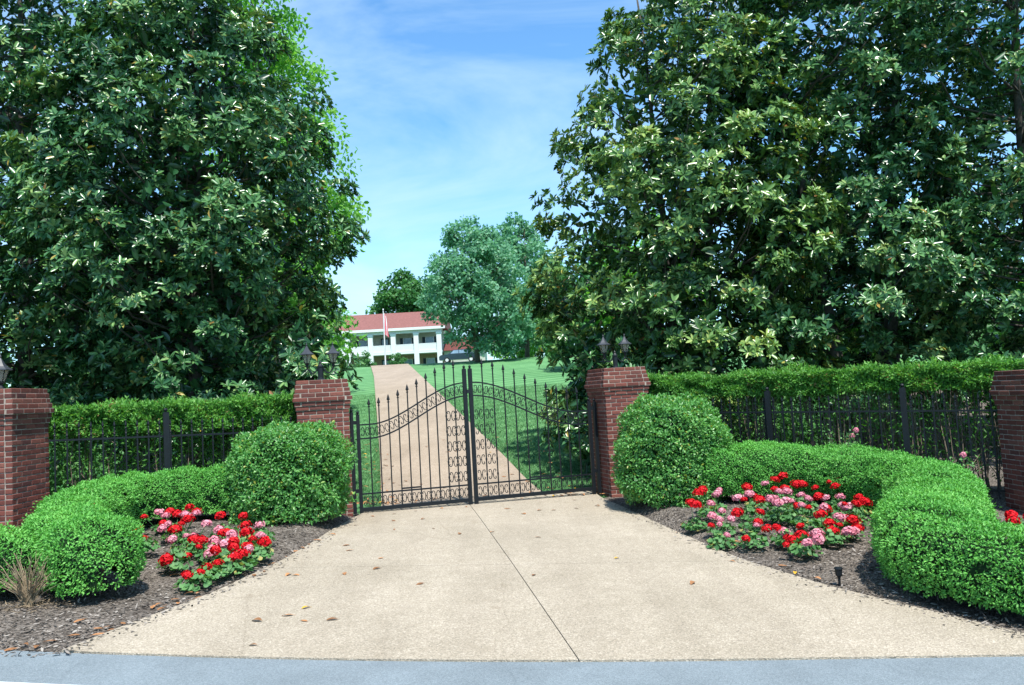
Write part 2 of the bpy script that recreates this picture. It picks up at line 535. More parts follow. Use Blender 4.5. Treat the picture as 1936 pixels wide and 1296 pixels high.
# white edge line on the asphalt (only its far corner is in view)
V = []
for x in np.linspace(-9, -1.2, 30):
    ye = 5.42 + 0.016 * (x - 1.5) ** 2
    for d in (-.63, -.75):
        y = ye + d
        t = (ye - y) / (ye + 4.2)
        V.append((x, y, h(x, y) + 0.011 + 0.05 * math.sin(math.pi * min(t * 1.2, 1)) * .6))
F = [(2 * k, 2 * k + 1, 2 * k + 3, 2 * k + 2) for k in range(29)]
mb = MB(); mb.add(V, F)
ln = mb.build('road_marking', M['paint_line']); ln['kind'] = 'structure'

APL = [(-3.45, 5.55), (-3.23, 6.44), (-2.93, 7.43), (-2.70, 8.88), (-2.63, 10.05), (-2.60, 11.62), (-2.56, 12.9)]
APR = [(3.85, 5.40), (3.62, 5.85), (3.13, 6.72), (2.77, 7.38), (2.33, 8.57), (1.82, 11.24), (1.38, 13.27), (1.34, 13.9)]
# gate line
GL = Vector((-2.60, 12.74, 0)); GRr = Vector((1.32, 13.86, 0))
GD = (GRr - GL).normalized(); GN = Vector((GD.y, -GD.x, 0))
GANG = math.atan2(GD.y, GD.x)

# apron: four slabs of exposed aggregate with open joints between them
def joint_x(y):
    return float(np.interp(y, [5.3, 8.46, 13.7], [.35, -.12, -.93]))
apron = empty('driveway_apron', (0, 0, 0)); apron['kind'] = 'structure'
def edge_y(x):
    return 5.40 + 0.016 * (min(x, 1.5) - 1.5) ** 2
def slab(xa, xb, y0, y1, ny):
    nxs = 22
    V = []
    for k in range(ny):
        for q in range(nxs):
            u = q / (nxs - 1)
            yy = y0 if not callable(y0) else None
            t = k / (ny - 1)
            # far/near limits vary with x
            ymid = 0.5 * ((y0 if not callable(y0) else 5.5) + (y1 if not callable(y1) else 13.3))
            yk = (5.5 if callable(y0) else y0) * (1 - t) + (13.3 if callable(y1) else y1) * t
            x = xa(yk) * (1 - u) + xb(yk) * u
            ya = y0(x) if callable(y0) else y0
            yb = y1(x) if callable(y1) else y1
            y = ya * (1 - t) + yb * t
            x = xa(y) * (1 - u) + xb(y) * u
            V.append((x, y, h(x, y) + 0.02))
    F = [(k * nxs + q, k * nxs + q + 1, (k + 1) * nxs + q + 1, (k + 1) * nxs + q) for k in range(ny - 1) for q in range(nxs - 1)]
    # skirt
    rim = [q for q in range(nxs)] + [k * nxs + nxs - 1 for k in range(1, ny)] + [(ny - 1) * nxs + q for q in range(nxs - 2, -1, -1)] + [k * nxs for k in range(ny - 2, 0, -1)]
    base = len(V)
    V += [(V[r_][0], V[r_][1], V[r_][2] - .09) for r_ in rim]
    m_ = len(rim)
    F += [(rim[k], base + k, base + (k + 1) % m_, rim[(k + 1) % m_]) for k in range(m_)]
    mb = MB(); mb.add(V, F)
    return mb.build('slab', M['apron'], apron)
gy_line = lambda x: GL.y + (x - GL.x) * GD.y / GD.x + 0.55
xl = lambda y: interp(APL, y); xr = lambda y: interp(APR, y)
jw = .004
slab(xl, lambda y: joint_x(y) - jw, edge_y, 8.46 - jw, 14)
slab(lambda y: joint_x(y) + jw, xr, edge_y, 8.46 - jw, 14)
slab(xl, lambda y: joint_x(y) - jw, 8.46 + jw, gy_line, 20)
slab(lambda y: joint_x(y) + jw, xr, 8.46 + jw, gy_line, 20)
grid_sheet('joint_bed', lambda y: (xl(min(max(y, 5.55), 12.9)) + .05, xr(min(y, 13.8)) - .05), np.linspace(5.8, 13.3, 20), 8, -0.004, M['joint'], parent=apron)

# drive up the hill
DRL = [(-2.33, 13.0), (-2.40, 13.6), (-3.5, 19.92), (-5.3, 29.87), (-8.89, 49.67), (-11.4, 62.5), (-13.0, 70), (-16.5, 80), (-19, 92)]
DRR = [(.62, 13.2), (.42, 14.4), (-.32, 18.69), (-1.46, 25.0), (-3.5, 36.12), (-8.2, 61.5), (-9.0, 66), (-10.5, 74), (-13, 92)]
grid_sheet('drive', lambda y: (interp(DRL, y), interp(DRR, y)), np.concatenate([np.linspace(13.25, 20, 30), np.linspace(20.5, 92, 110)]), 10, 0.012, M['drive'])

# mulch beds either side of the apron, running back under the trees
def mound(x, y):
    return 0.06 * np.clip(y - 8.2, 0, 3.0) * 0.9 * (1 - sm(11.8, 13.2, y)) + .012 * np.sin(x * 7.1 + y * 3) * np.sin(y * 6.3 - x * 2)
def bedL(y):
    return (-22, xl(y) - .002 if y < 12.4 else (-2.6 - (y - 12.4) * .55 if y < 14.2 else -3.6 - (y - 14.2) * .30))
def bedR(y):
    return ((xr(max(y, 5.42)) + .002 if y < 13.6 else 1.55 + (y - 13.6) * .42), 22)
def mz_l(xs_, y):
    e = xl(min(y, 12.4)); return mound(xs_, y) * sm(0, .35, e - xs_)
def mz_r(xs_, y):
    e = xr(min(max(y, 5.42), 13.8)); return mound(xs_, y) * sm(0, .35, xs_ - e)
bedl = grid_sheet('mulch_bed', bedL, np.linspace(5.62, 36, 150), 100, -0.006, M['mulch'], mz_l)
bedr = grid_sheet('mulch_bed', bedR, np.linspace(5.44, 36, 150), 100, -0.006, M['mulch'], mz_r)

def bed_z(x, y):
    if x < 0: return h(x, y) - .006 + float(mz_l(np.array([x]), y)[0])
    return h(x, y) - .006 + float(mz_r(np.array([x]), y)[0])

# loose bark chips on the beds (nobody could count them)
def chips(n, side):
    P = []
    while len(P) < n:
        y = 5.7 + 7.5 * random.random() ** 1.5
        x = random.uniform(-7, xl(min(max(y, 5.62), 12.4)) + .03) if side < 0 else random.uniform(xr(min(y, 13.5)) - .03, 6.5)
        if random.random() < .035:       # a few kicked out onto the concrete
            o_ = abs(random.gauss(0, .09)) + .01
            x = (xl(min(max(y, 5.62), 12.4)) + o_) if side < 0 else (xr(min(y, 13.5)) - o_)
            P.append((x, y, h(x, y) + .023)); continue
        P.append((x, y, bed_z(x, y) + random.uniform(.002, .016)))
    P = np.array(P)
    D = rdir(n) * [1, 1, .25]; N = rdir(n) * .5 + [0, 0, 1]
    V, F = leaves(P, D, N, RNG.uniform(.025, .065, n), RNG.uniform(.010, .022, n), .1, True)
    o = link(bpy.data.objects.new('bark_mulch', array_mesh('bark_mulch', V, F, M['chip'], np.repeat(RNG.random(n), 2))))
    return tag(o, 'loose grey brown bark chips on the %s flower bed' % ('left' if side < 0 else 'right'), 'mulch', kind='stuff')
chips(10000, -1); chips(10000, 1)

# grass blades on the lawn near the gate
def grass_patch(n):
    P = []
    while len(P) < n:
        y = 13.7 + 24 * random.random() ** 1.7
        if random.random() < .3:
            e = interp(DRL, y); x = e - random.random() ** 1.3 * (1.4 + .15 * (y - 13)) + .03
            if y < 14.4 and x < -2.7: continue
        else:
            e = interp(DRR, y); x = e + random.random() ** 1.1 * (3.2 + .12 * (y - 13)) - .03
        P.append((x, y, h(x, y) - .055))
    P = np.array(P)
    D = rdir(n) * [1.0, 1.0, .2] + [0, 0, .75]
    Lh = RNG.uniform(.05, .10, n)
    S = unit(np.cross(D, rdir(n))) * RNG.uniform(.006, .012, n)[:, None]
    V = np.stack([P - S, P + S, P + unit(D) * Lh[:, None]], 1).reshape(-1, 3)
    F = np.arange(3 * n).reshape(-1, 3)
    o = link(bpy.data.objects.new('grass', array_mesh('grass', V, F, M['grass'], RNG.random(n))))
    tag(o, 'mown green grass of the lawn behind the gate', 'grass', kind='stuff')
grass_patch(75000)

# ------------------------------------------------------------------ brick pillars
def brick_mesh():
    bm = bmesh.new()
    bmesh.ops.create_cube(bm, size=1.0)
    for v in bm.verts: v.co = Vector((v.co.x * .190, v.co.y * .092, v.co.z * .0575))
    bmesh.ops.bevel(bm, geom=bm.edges[:], offset=.005, segments=1, affect='EDGES')
    me = bpy.data.meshes.new('brick'); bm.to_mesh(me); bm.free()
    me.materials.append(M['brick'])
    return me
BRICK = brick_mesh()
CH = 0.0677
def pillar(loc, rz, n, sides, label):
    """sides: which of front 0, right 1, back 2, left 3 are built brick by brick"""
    root = empty('brick_pillar', loc, rz)
    tag(root, label, 'pillar')
    cap = {n - 1: .79, n - 2: .815, n - 3: .84, n - 4: .87, n - 5: .905, n - 6: .86, n - 7: .83}
    core = MB(); rest_v = MB()
    bv = [v.co.copy() for v in BRICK.vertices]; bf = [tuple(p.vertices) for p in BRICK.polygons]
    for c in range(-2, n):
        s = cap.get(c, .80)
        z = (c + .5) * CH
        hs = s / 2
        k = s / .8
        core.box(-hs + .007, hs - .007, -hs + .007, hs - .007, c * CH + (0 if c > -2 else .0), (c + 1) * CH - (.0005 if c < n - 1 else .004))
        for sd in range(4):
            run = [(0, .2), (.2, .4), (.4, .6), (.6, .7)] if c % 2 == 0 else [(.1, .3), (.3, .5), (.5, .7), (.7, .8)]
            for (a, b_) in run:
                w = (b_ - a) * k
                cx = ((a + b_) / 2) * k - hs
                jit = random.uniform(-.0022, .0022)
                lp = Matrix.Rotation(sd * math.pi / 2, 4, 'Z') @ Vector((cx, -hs + .046 + jit, z + random.uniform(-.0015, .0015)))
                rot = (random.uniform(-.006, .006), 0, sd * math.pi / 2 + random.uniform(-.008, .008))
                scl = ((w - .010 * k) / .190 if w > .15 else (w - .010) / .190, 1, 1)
                scl = (min(scl[0], 1.0 * k), 1, random.uniform(.96, 1.02))
                if sd in sides and c >= 0:
                    inst('brick', BRICK, root, lp, rot, scl)
                else:
                    mt = Matrix.Translation(lp) @ Matrix.Rotation(rot[2], 4, 'Z') @ Matrix.Diagonal((*scl, 1))
                    rest_v.add([mt @ p for p in bv], bf)
    core.build('mortar', M['mortar'], root)
    o = rest_v.build('brickwork', M['brick'], root); o['kind'] = 'stuff'
    return root

PS = 0.40
pc_l = GL - GD * (.13 + PS); pc_r = GRr + GD * (.13 + PS)
NG, NE = 33, 29
z_l = h(pc_l.x, pc_l.y) - .06; z_r = h(pc_r.x, pc_r.y) - .02
pillar((pc_l.x, pc_l.y, z_l), GANG, NG, (0,), 'tall red brick gate pillar behind the round bush, hinge side of the lower open gate end')
pillar((pc_r.x, pc_r.y, z_r), GANG, NG, (0, 3), 'tall red brick gate pillar with shaded inner face, beside the upright bush and tall hedge')
pfl = (-6.85, 10.42, 2.26 - NE * CH); pfr = (7.13, 10.62, 1.77 - NE * CH)
pillar(pfl, 0, NE, (0, 1), 'red brick end pillar at the left edge, its side face sunlit below a dark band')
pillar(pfr, 0, NE, (0, 3), 'dark shaded brick end pillar at the right edge by the tall hedge')

# ------------------------------------------------------------------ twin lanterns
def lantern_parts(root, cx, cz, k_=1.0):
    """one lantern head, its brim at height cz"""
    ph = math.pi / 6
    before = set(bpy.data.meshes)
    rb = MB()
    rb.lathe([(.140, -.008), (.140, .003), (.112, .020), (.080, .046), (.052, .082), (.030, .122), (.014, .152), (.010, .162)], 6, (cx, 0, cz), ph)
    o = rb.build('lantern_roof', M['lantern_roof'], root)
    fb = MB(); fb.lathe([(.004, .16), (.014, .172), (.016, .182), (.009, .192), (.004, .215), (.001, .225)], 8, (cx, 0, cz))
    fb.build('finial', M['lantern_roof'], o)
    cg = MB()
    for k in range(6):
        a = k * math.pi / 3 + ph
        cg.tube([(cx + .100 * math.cos(a), .100 * math.sin(a), cz - .006), (cx + .048 * math.cos(a), .048 * math.sin(a), cz - .165)], .0055, 4)
    cg.lathe([(.052, -.178), (.056, -.168), (.056, -.160), (.03, -.158)], 6, (cx, 0, cz), ph)
    cg.lathe([(.006, -.265), (.020, -.245), (.030, -.215), (.022, -.195), (.040, -.18), (.04, -.174)], 8, (cx, 0, cz))
    cage = cg.build('lantern_cage', M['iron'], root)
    for k in range(6):
        a0 = k * math.pi / 3 + ph; a1 = a0 + math.pi / 3
        pb = MB()
        q = lambda r_, a, z: (cx + r_ * math.cos(a), r_ * math.sin(a), cz + z)
        t_, b_ = .094, .047
        pb.add([q(b_, a0, -.155), q(b_, a1, -.155), q(t_, a1, -.010), q(t_, a0, -.010), q(b_ - .003, a0, -.155), q(b_ - .003, a1, -.155), q(t_ - .003, a1, -.010), q(t_ - .003, a0, -.010)],
               [(0, 1, 2, 3), (7, 6, 5, 4), (0, 4, 5, 1), (2, 6, 7, 3), (1, 5, 6, 2), (0, 3, 7, 4)])
        pb.build('pane', M['pane'], cage)
    bb = MB(); bb.lathe([(.012, -.155), (.012, -.10), (.022, -.08), (.024, -.06), (.014, -.035), (.004, -.028)], 8, (cx, 0, cz))
    bb.build('bulb', M['white'], cage)
    for me in set(bpy.data.meshes) - before:
        for v in me.vertices: v.co = Vector((cx + (v.co.x - cx) * k_, v.co.y * k_, cz + (v.co.z - cz) * k_))
def twin_lantern(loc, rz, label):
    root = empty('twin_lantern', loc, rz); tag(root, label, 'lantern')
    p = MB(); p.lathe([(.075, 0), (.075, .012), (.048, .03), (.044, .05), (.044, .21), (.052, .215), (.052, .235), (.036, .25), (.020, .275), (.024, .29), (.012, .31), (.002, .325)], 12)
    p.build('post', M['iron'], root)
    for s in (-1, 1):
        a = MB()
        pts = []
        for k in range(13):
            t = k / 12
            pts.append((s * (.04 + .165 * t), 0, .20 - .085 * math.sin(t * math.pi * .95) + .012 * t))
        a.tube(pts, .011, 6)
        pts = [(s * (.205 - .035 * math.cos(u) - .0), 0, .165 + .03 * math.sin(u)) for u in np.linspace(0, 5, 12)]
        a.tube(pts, .006, 5)
        a.build('arm', M['iron'], root)
        lantern_parts(root, s * .205, .43, .88)
    return root
top_g = NG * CH
twin_lantern((pc_l.x, pc_l.y, z_l + top_g - .004), GANG, 'black twin lantern on top of the gate pillar behind the rounder bush')
twin_lantern((pc_r.x, pc_r.y, z_r + top_g - .004), GANG, 'black twin lantern on the gate pillar next to the long tall hedge')
def pier_lantern(loc, label):
    root = empty('pier_lantern', loc); tag(root, label, 'lantern')
    p = MB(); p.lathe([(.085, 0), (.085, .012), (.05, .022), (.035, .05), (.02, .075)], 12); p.build('base', M['iron'], root)
    lantern_parts(root, 0, .27)
pier_lantern((pfl[0], pfl[1], 2.256), 'single black lantern cut off by the left edge, on the end pillar')

# ------------------------------------------------------------------ wrought iron gate
def tube_mesh(name, paths, r_, n=4):
    mb = MB()
    for p in paths: mb.tube(p, r_, n)
    return mb.mesh(name, M['iron'])
def scroll_paths():
    """two C scrolls back to back, ends curled"""
    out = []
    for s in (-1, 1):
        pts = []
        for sgn in (1, -1):
            seg = []
            for k in range(9):
                u = k / 8
                a = u * 4.6
                rr = .021 * (1 - .62 * u)
                # curl starts at the outer end of the bow and turns outward
                cx, cz = s * .036, sgn * .036
                seg.append((cx - s * rr * math.cos(a), 0, cz + sgn * rr * math.sin(a)))
            if sgn == 1: pts = seg[::-1] + [(s * .010, 0, .018), (s * .008, 0, 0), (s * .010, 0, -.018)]
            else: pts += seg
        out.append(pts)
    out.append([(-.014, 0, 0), (.014, 0, 0)])
    return out
SCROLL = tube_mesh('scroll', scroll_paths(), .0064, 4)
def spear_mesh():
    mb = MB()
    mb.lathe([(.008, -.025), (.020, -.018), (.020, -.005), (.010, 0), (.010, .012), (.024, .022), (.026, .036), (.017, .070), (.007, .105), (.001, .12)], 6)
    return mb.mesh('spear_tip', M['iron'])
SPEAR = spear_mesh()
def twist_mesh():
    mb = MB(); mb.lathe([(.008, -.055), (.013, -.045), (.010, -.03), (.016, -.012), (.016, .012), (.010, .03), (.013, .045), (.008, .055)], 6)
    return mb.mesh('collar', M['iron'])
COLLAR = twist_mesh()
def ball_mesh():
    mb = MB(); mb.lathe([(.030, 0), (.030, .008), (.012, .012), (.022, .028), (.024, .042), (.018, .056), (.004, .064)], 8)
    return mb.mesh('ball_cap', M['iron'])
BALL = ball_mesh()

GW = (GRr - GL).length
gz0 = min(h(GL.x, GL.y), h(GRr.x, GRr.y)) + .045
def gate_leaf(origin, mir, label):
    W = GW * (0.461 if mir > 0 else 0.539) - .018
    root = empty('gate_leaf', origin, GANG); tag(root, label, 'gate', 'two leaves of the iron gate')
    X = lambda t: mir * t
    def arch(t):                      # lower and upper arch height at distance t from the hinge
        return 1.44 + .60 * float(sm(.12, .98, np.float64(t / W)))
    zb = .075
    def bar(name, x0, x1, z0, z1, d):
        mb = MB(); a, b_ = sorted((X(x0), X(x1))); mb.box(a, b_, -d, d, z0, z1)
        return mb.build(name, M['iron'], root)
    st = bar('hinge_stile', 0, .055, -.03, 1.60, .0275)
    inst('ball_cap', BALL, st, (X(.0275), 0, 1.60))
    st = bar('meeting_stile', W - .065, W, 0, 2.27, .0275)
    inst('ball_cap', BALL, st, (X(W - .0325), 0, 2.27))
    bar('bottom_rail', .055, W - .055, zb - .03, zb + .03, .025)
    bar('lower_rail', .055, W - .055, zb + .238, zb + .262, .015)
    for off in (0, -.225):
        mb = MB()
        pts = [(X(.055 + (W - .11) * k / 28), 0, arch(.055 + (W - .11) * k / 28) + off) for k in range(29)]
        mb.tube(pts, .0165, 4)
        mb.build('arched_rail', M['iron'], root)
    nb = 11
    bw = (W - .11) / nb
    pk = MB(); pk.box(-.0095, .0095, -.0095, .0095, 0, 1); PK = pk.mesh('picket', M['iron'])
    for k in range(1, nb):
        t = .055 + bw * k
        top = arch(t) + .30
        p = inst('picket', PK, root, (X(t), 0, zb + .03), (0, 0, 0), (1, 1, top - zb - .03))
        s = inst('spear_tip', SPEAR, p, (0, 0, 1), (0, 0, 0), (1, 1, 1 / (top - zb - .03)))
        inv = 1 / (top - zb - .03)
        inst('collar', COLLAR, p, (0, 0, (arch(t) - .112 - zb - .03) * inv), (0, 0, 0), (1, 1, inv))
        inst('collar', COLLAR, p, (0, 0, .10 * inv), (0, 0, 0), (1, 1, inv))
        if k >= nb - 2:
            for q in range(6):
                zz = zb + .40 + q * .255
                if zz < arch(t) - .30:
                    inst('collar', COLLAR, p, (0, 0, (zz - zb - .03) * inv), (0, 0, 0), (1, 1, inv))
    for k in range(nb):
        t = .055 + bw * (k + .5)
        inst('scroll', SCROLL, root, (X(t), 0, arch(t) - .112), (0, -mir * math.atan((arch(t + .05) - arch(t - .05)) / .1) * .8, 0), (1.28, 1, 1.25))
        inst('scroll', SCROLL, root, (X(t), 0, zb + .134), (0, 0, 0), (1.28, 1, 1.3))
        if k >= nb - 2:
            for q in range(6):
                zz = zb + .40 + q * .255
                if zz < arch(t) - .29:
                    inst('scroll', SCROLL, root, (X(t), 0, zz), (0, 0, 0), (1.28, 1, 1.5))
    # stop plate screwed to the lower rail
    bar('stop_plate', .055 + bw * 4, .055 + bw * 6, zb + .275, zb + .30, .010)
    if mir > 0:
        mb = MB(); mb.box(W - .012, W + .05, -.045, -.0285, 1.86, 1.92); mb.build('latch', M['iron'], root)
    for zz in (.35, 1.45):
        mb = MB(); a, b_ = sorted((X(-.045), X(.0))); mb.box(a, b_, -.012, .012, zz, zz + .06); mb.build('hinge', M['iron'], root)
    return root
gate_leaf((GL.x, GL.y, gz0), 1, 'arched black iron gate leaf carrying the latch, drive rising straight behind it')
gate_leaf((GRr.x, GRr.y, gz0), -1, 'arched black iron gate leaf in front of the shaded lawn edge')
for (p, s, side) in ((GL, -1, 'rounder bush'), (GRr, 1, 'upright bush')):
    c = p + GD * s * .075
    root = empty('gate_post', (c.x, c.y, h(c.x, c.y) - .05), GANG)
    tag(root, 'slim black iron post against the pillar by the ' + side, 'post')
    mb = MB(); mb.box(-.028, .028, -.028, .028, 0, 1.68); mb.build('shaft', M['iron'], root)
    inst('ball_cap', BALL, root, (0, 0, 1.68))

# ------------------------------------------------------------------ iron fences
def spear_small():
    mb = MB(); mb.lathe([(.007, -.03), (.013, -.02), (.007, -.008), (.007, .004), (.017, .016), (.017, .03), (.009, .062), (.001, .09)], 6)
    return mb.mesh('finial', M['iron'])
FIN = spear_small()
def fence(a, b_, posts, zb_a, zb_b, label):
    a = Vector((a[0], a[1], 0)); b_ = Vector((b_[0], b_[1], 0))
    Ln = (b_ - a).length; ang = math.atan2((b_ - a).y, (b_ - a).x)
    root = empty('iron_fence', (a.x, a.y, 0), ang); tag(root, label, 'fence')
    gz = lambda t: zb_a + (zb_b - zb_a) * t / Ln
    for zz in (.22, 1.34):
        mb = MB(); mb.tube([(0, 0, gz(0) + zz), (Ln, 0, gz(Ln) + zz)], .018, 4); mb.build('rail', M['iron'], root)
    pm = MB(); pm.box(-.04, .04, -.04, .04, -.1, 1.68); PM = pm.mesh('post', M['iron'])
    for t in posts:
        p = inst('post', PM, root, (t * Ln, 0, gz(t * Ln)))
        inst('ball_cap', BALL, p, (0, 0, 1.68), (0, 0, 0), (1.25, 1.25, 1.1))
    pk = MB(); pk.box(-.0095, .0095, -.0095, .0095, .10, 1.47); PK = pk.mesh('picket', M['iron'])
    n_ = int(Ln / .142)
    for k in range(n_):
        t = (k + .5) / n_
        if any(abs(t - q) * Ln < .05 for q in posts): continue
        p = inst('picket', PK, root, (t * Ln, 0, gz(t * Ln)))
        inst('finial', FIN, p, (0, 0, 1.50))
        inst('collar', COLLAR, p, (0, 0, 1.40), (0, 0, 0), (1, 1, .6))
fl_a = (-6.42, 10.75); fl_b = (pc_l.x - .42 * GD.x, pc_l.y - .42 * GD.y)
fence(fl_a, fl_b, [.44], .20, .10, 'black iron picket fence in front of the shorter hedge, left of the gate')
fr_a = (pc_r.x + .42 * GD.x, pc_r.y + .42 * GD.y); fr_b = (6.73, 11.0)
fence(fr_a, fr_b, [.42, .785], .02, -.12, 'black iron picket fence with two posts before the bare-stemmed hedge')

# ------------------------------------------------------------------ clipped foliage
def bumpy(P, s, amp):
    """cheap smooth 3D noise for outlines"""
    q = P * s
    return amp * (np.sin(q[:, 0] * 1.7 + 1.3 * np.sin(q[:, 1] * 1.1 + q[:, 2])) * np.sin(q[:, 1] * 1.9 + .7) * .6 + np.sin(q[:, 2] * 2.3 + q[:, 0] * 1.3) * .4 + .5 * np.sin(q[:, 0] * 4.1 + q[:, 1] * 3.7) * np.sin(q[:, 2] * 4.3))

def path_samples(path, m=90):
    """smooth (Catmull-Rom) path"""
    P = np.array(path, float); pts = []
    Q = np.vstack([2 * P[0] - P[1], P, 2 * P[-1] - P[-2]])
    for i_ in range(1, len(Q) - 2):
        for t in np.linspace(0, 1, m // (len(P) - 1), endpoint=False):
            p0, p1, p2, p3 = Q[i_ - 1:i_ + 3]
            pts.append(.5 * ((2 * p1) + (-p0 + p2) * t + (2 * p0 - 5 * p1 + 4 * p2 - p3) * t ** 2 + (-p0 + 3 * p1 - 3 * p2 + p3) * t ** 3))
    pts.append(P[-1])
    return np.array(pts)

def box_hedge(name, path, half_w, height, label, dens=5900, h_end=None, zlow=.10, endcap=(True, True)):
    C = path_samples(path)
    seg = np.linalg.norm(np.diff(C, axis=0), axis=1); s = np.concatenate([[0], np.cumsum(seg)])
    Ltot = s[-1]
    root = empty(name, (C[0, 0], C[0, 1], bed_z(*C[0]) if abs(C[0, 0]) > 1 else 0)); tag(root, label, 'hedge')
    O = np.array(root.location)
    def frame(t):
        x = np.interp(t, s, C[:, 0]); y = np.interp(t, s, C[:, 1])
        e = 0.05
        dx = np.interp(t + e, s, C[:, 0]) - np.interp(t - e, s, C[:, 0]); dy = np.interp(t + e, s, C[:, 1]) - np.interp(t - e, s, C[:, 1])
        T = unit(np.stack([dx, dy, 0 * dx], 1))
        return np.stack([x, y, 0 * x], 1), T, np.stack([-T[:, 1], T[:, 0], 0 * dx], 1)
    def surf(t, th, k=1.0):
        """superellipse section, th from 0 (one side foot) to pi (other foot)"""
        tt = np.clip(t, 0, Ltot)
        B, T, S = frame(tt)
        # rounded ends
        over = t - tt
        gz = H(B[:, 0], B[:, 1]) + np.where(np.abs(B[:, 0]) > 1, mound(B[:, 0], B[:, 1]), 0)
        dist_end = np.minimum(t + half_w, Ltot + half_w - t)
        shrink = np.sqrt(np.clip(1 - np.clip(1 - dist_end / half_w, 0, 1) ** 2, 0.0, 1))
        c, s_ = np.cos(th), np.sin(th)
        ex = .62
        a = np.sign(c) * np.abs(c) ** ex * half_w * shrink * k
        hh = height if h_end is None else height + (h_end - height) * sm(.55, .85, tt / Ltot)
        hz = np.abs(s_) ** .58 * (hh - zlow) * (.35 + .65 * shrink) * (1 - (1 - k) * .5)
        wgt = .80 + .20 * np.clip(hz / (height * .5), 0, 1)
        P = B + S * (a * wgt)[:, None] + T * over[:, None]
        P[:, 2] = gz + zlow + hz
        return P
    n_ = int(dens * Ltot * (half_w * 2 + height * 1.6))
    t = RNG.uniform(-half_w, Ltot + half_w, n_); 
    tg_ = np.linspace(0, math.pi, 400); cg, sg = np.cos(tg_), np.sin(tg_)
    ax = np.sign(cg) * np.abs(cg) ** .62 * half_w; az = np.abs(sg) ** .58 * (height - zlow)
    cl = np.concatenate([[0], np.cumsum(np.hypot(np.diff(ax), np.diff(az)))])
    th = np.interp(RNG.random(n_) * cl[-1], cl, tg_)
    e = .01
    P = surf(t, th)
    Pt = surf(t + e, th) - surf(t - e, th); Pa = surf(t, np.clip(th + e, 0, math.pi)) - surf(t, np.clip(th - e, 0, math.pi))
    N = unit(np.cross(Pt, Pa)); N = np.nan_to_num(N)
    # point outwards
    B, T, S = frame(np.clip(t, 0, Ltot)); ctr = B.copy(); ctr[:, 2] = H(B[:, 0], B[:, 1]) + height * .45
    flip = np.sum(N * (P - ctr), 1) < 0; N[flip] *= -1
    P = P + N * (bumpy(P + 1, 1.5, .03) + bumpy(P, 3.2, .036) + bumpy(P + 7, 8, .022) + bumpy(P + 3, 19, .012) - RNG.random(n_) ** 2 * .045)[:, None]
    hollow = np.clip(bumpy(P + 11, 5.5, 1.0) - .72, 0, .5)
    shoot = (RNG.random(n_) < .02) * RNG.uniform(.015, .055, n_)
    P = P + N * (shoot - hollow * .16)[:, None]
    D = N * (.40 + 14 * shoot)[:, None] + rdir(n_) * .9 + np.array([0, 0, .15])
    Nn = rdir(n_) * .55 + N * .8 + [0, -.1, .5]
    V, F = leaves(P - O, D, Nn, RNG.uniform(.023, .041, n_), RNG.uniform(.011, .018, n_), .2, False)
    rv = np.clip(.5 - hollow * .6 + bumpy(P + 3, 2.2, .13) + bumpy(P + 3, 4.0, .12) + RNG.normal(0, .22, n_), 0, 1)  # leaves in the hollows get darker tones, recess shade put into colour
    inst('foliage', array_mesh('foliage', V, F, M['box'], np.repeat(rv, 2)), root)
    # dark shell under the leaves, inner shade put into its colour
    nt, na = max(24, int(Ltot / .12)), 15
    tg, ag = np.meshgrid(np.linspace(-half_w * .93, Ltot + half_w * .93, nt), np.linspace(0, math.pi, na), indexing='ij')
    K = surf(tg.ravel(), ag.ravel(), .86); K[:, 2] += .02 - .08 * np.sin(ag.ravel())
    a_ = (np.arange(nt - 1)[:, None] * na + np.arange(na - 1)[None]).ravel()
    inst('dark_core', array_mesh('dark_core', K - O, np.stack([a_, a_ + na, a_ + na + 1, a_ + 1], 1), M['hedge_core']), root)
    # stems under the skirt
    mb = MB()
    for q in range(int(Ltot / .10)):
        tq = np.array([random.uniform(0, Ltot)]); b0, _, s0 = frame(tq)
        b0 = b0[0]; off = s0[0] * random.uniform(-.5, .5) * half_w
        z0 = bed_z(b0[0], b0[1])
        p0 = b0 + off * .5; p1 = b0 + off
        mb.tube([(p0[0] - O[0], p0[1] - O[1], z0 - .02 - O[2]), (p1[0] - O[0], p1[1] - O[1], z0 + .3 - O[2])], [.011, .006], 4)
    mb.build('stems', M['twig'], root)['kind'] = 'stuff'
    return root

box_hedge('box_hedge', [(-3.95, 11.35), (-4.7, 11.15), (-5.25, 10.5), (-5.35, 9.6), (-5.0, 8.7), (-4.5, 7.95), (-4.02, 7.45)], .43, .70,
          'curved clipped box hedge wrapping the smaller flower bed beside the bare-stemmed gap')
box_hedge('box_hedge', [(-4.98, 7.50), (-5.7, 7.6), (-6.6, 7.9)], .40, .64, 'short clipped box hedge cut off at the left edge, beyond the bare dead stems')
box_hedge('box_hedge', [(2.95, 11.85), (3.9, 11.75), (4.7, 11.35), (5.12, 10.5), (5.0, 9.5), (4.55, 8.6), (3.95, 7.8), (3.70, 7.05), (3.98, 6.35), (4.75, 5.97), (6.1, 5.85)], .48, .80,
          'long S-shaped clipped box hedge around the larger flower bed, running out at the right edge', h_end=.60)

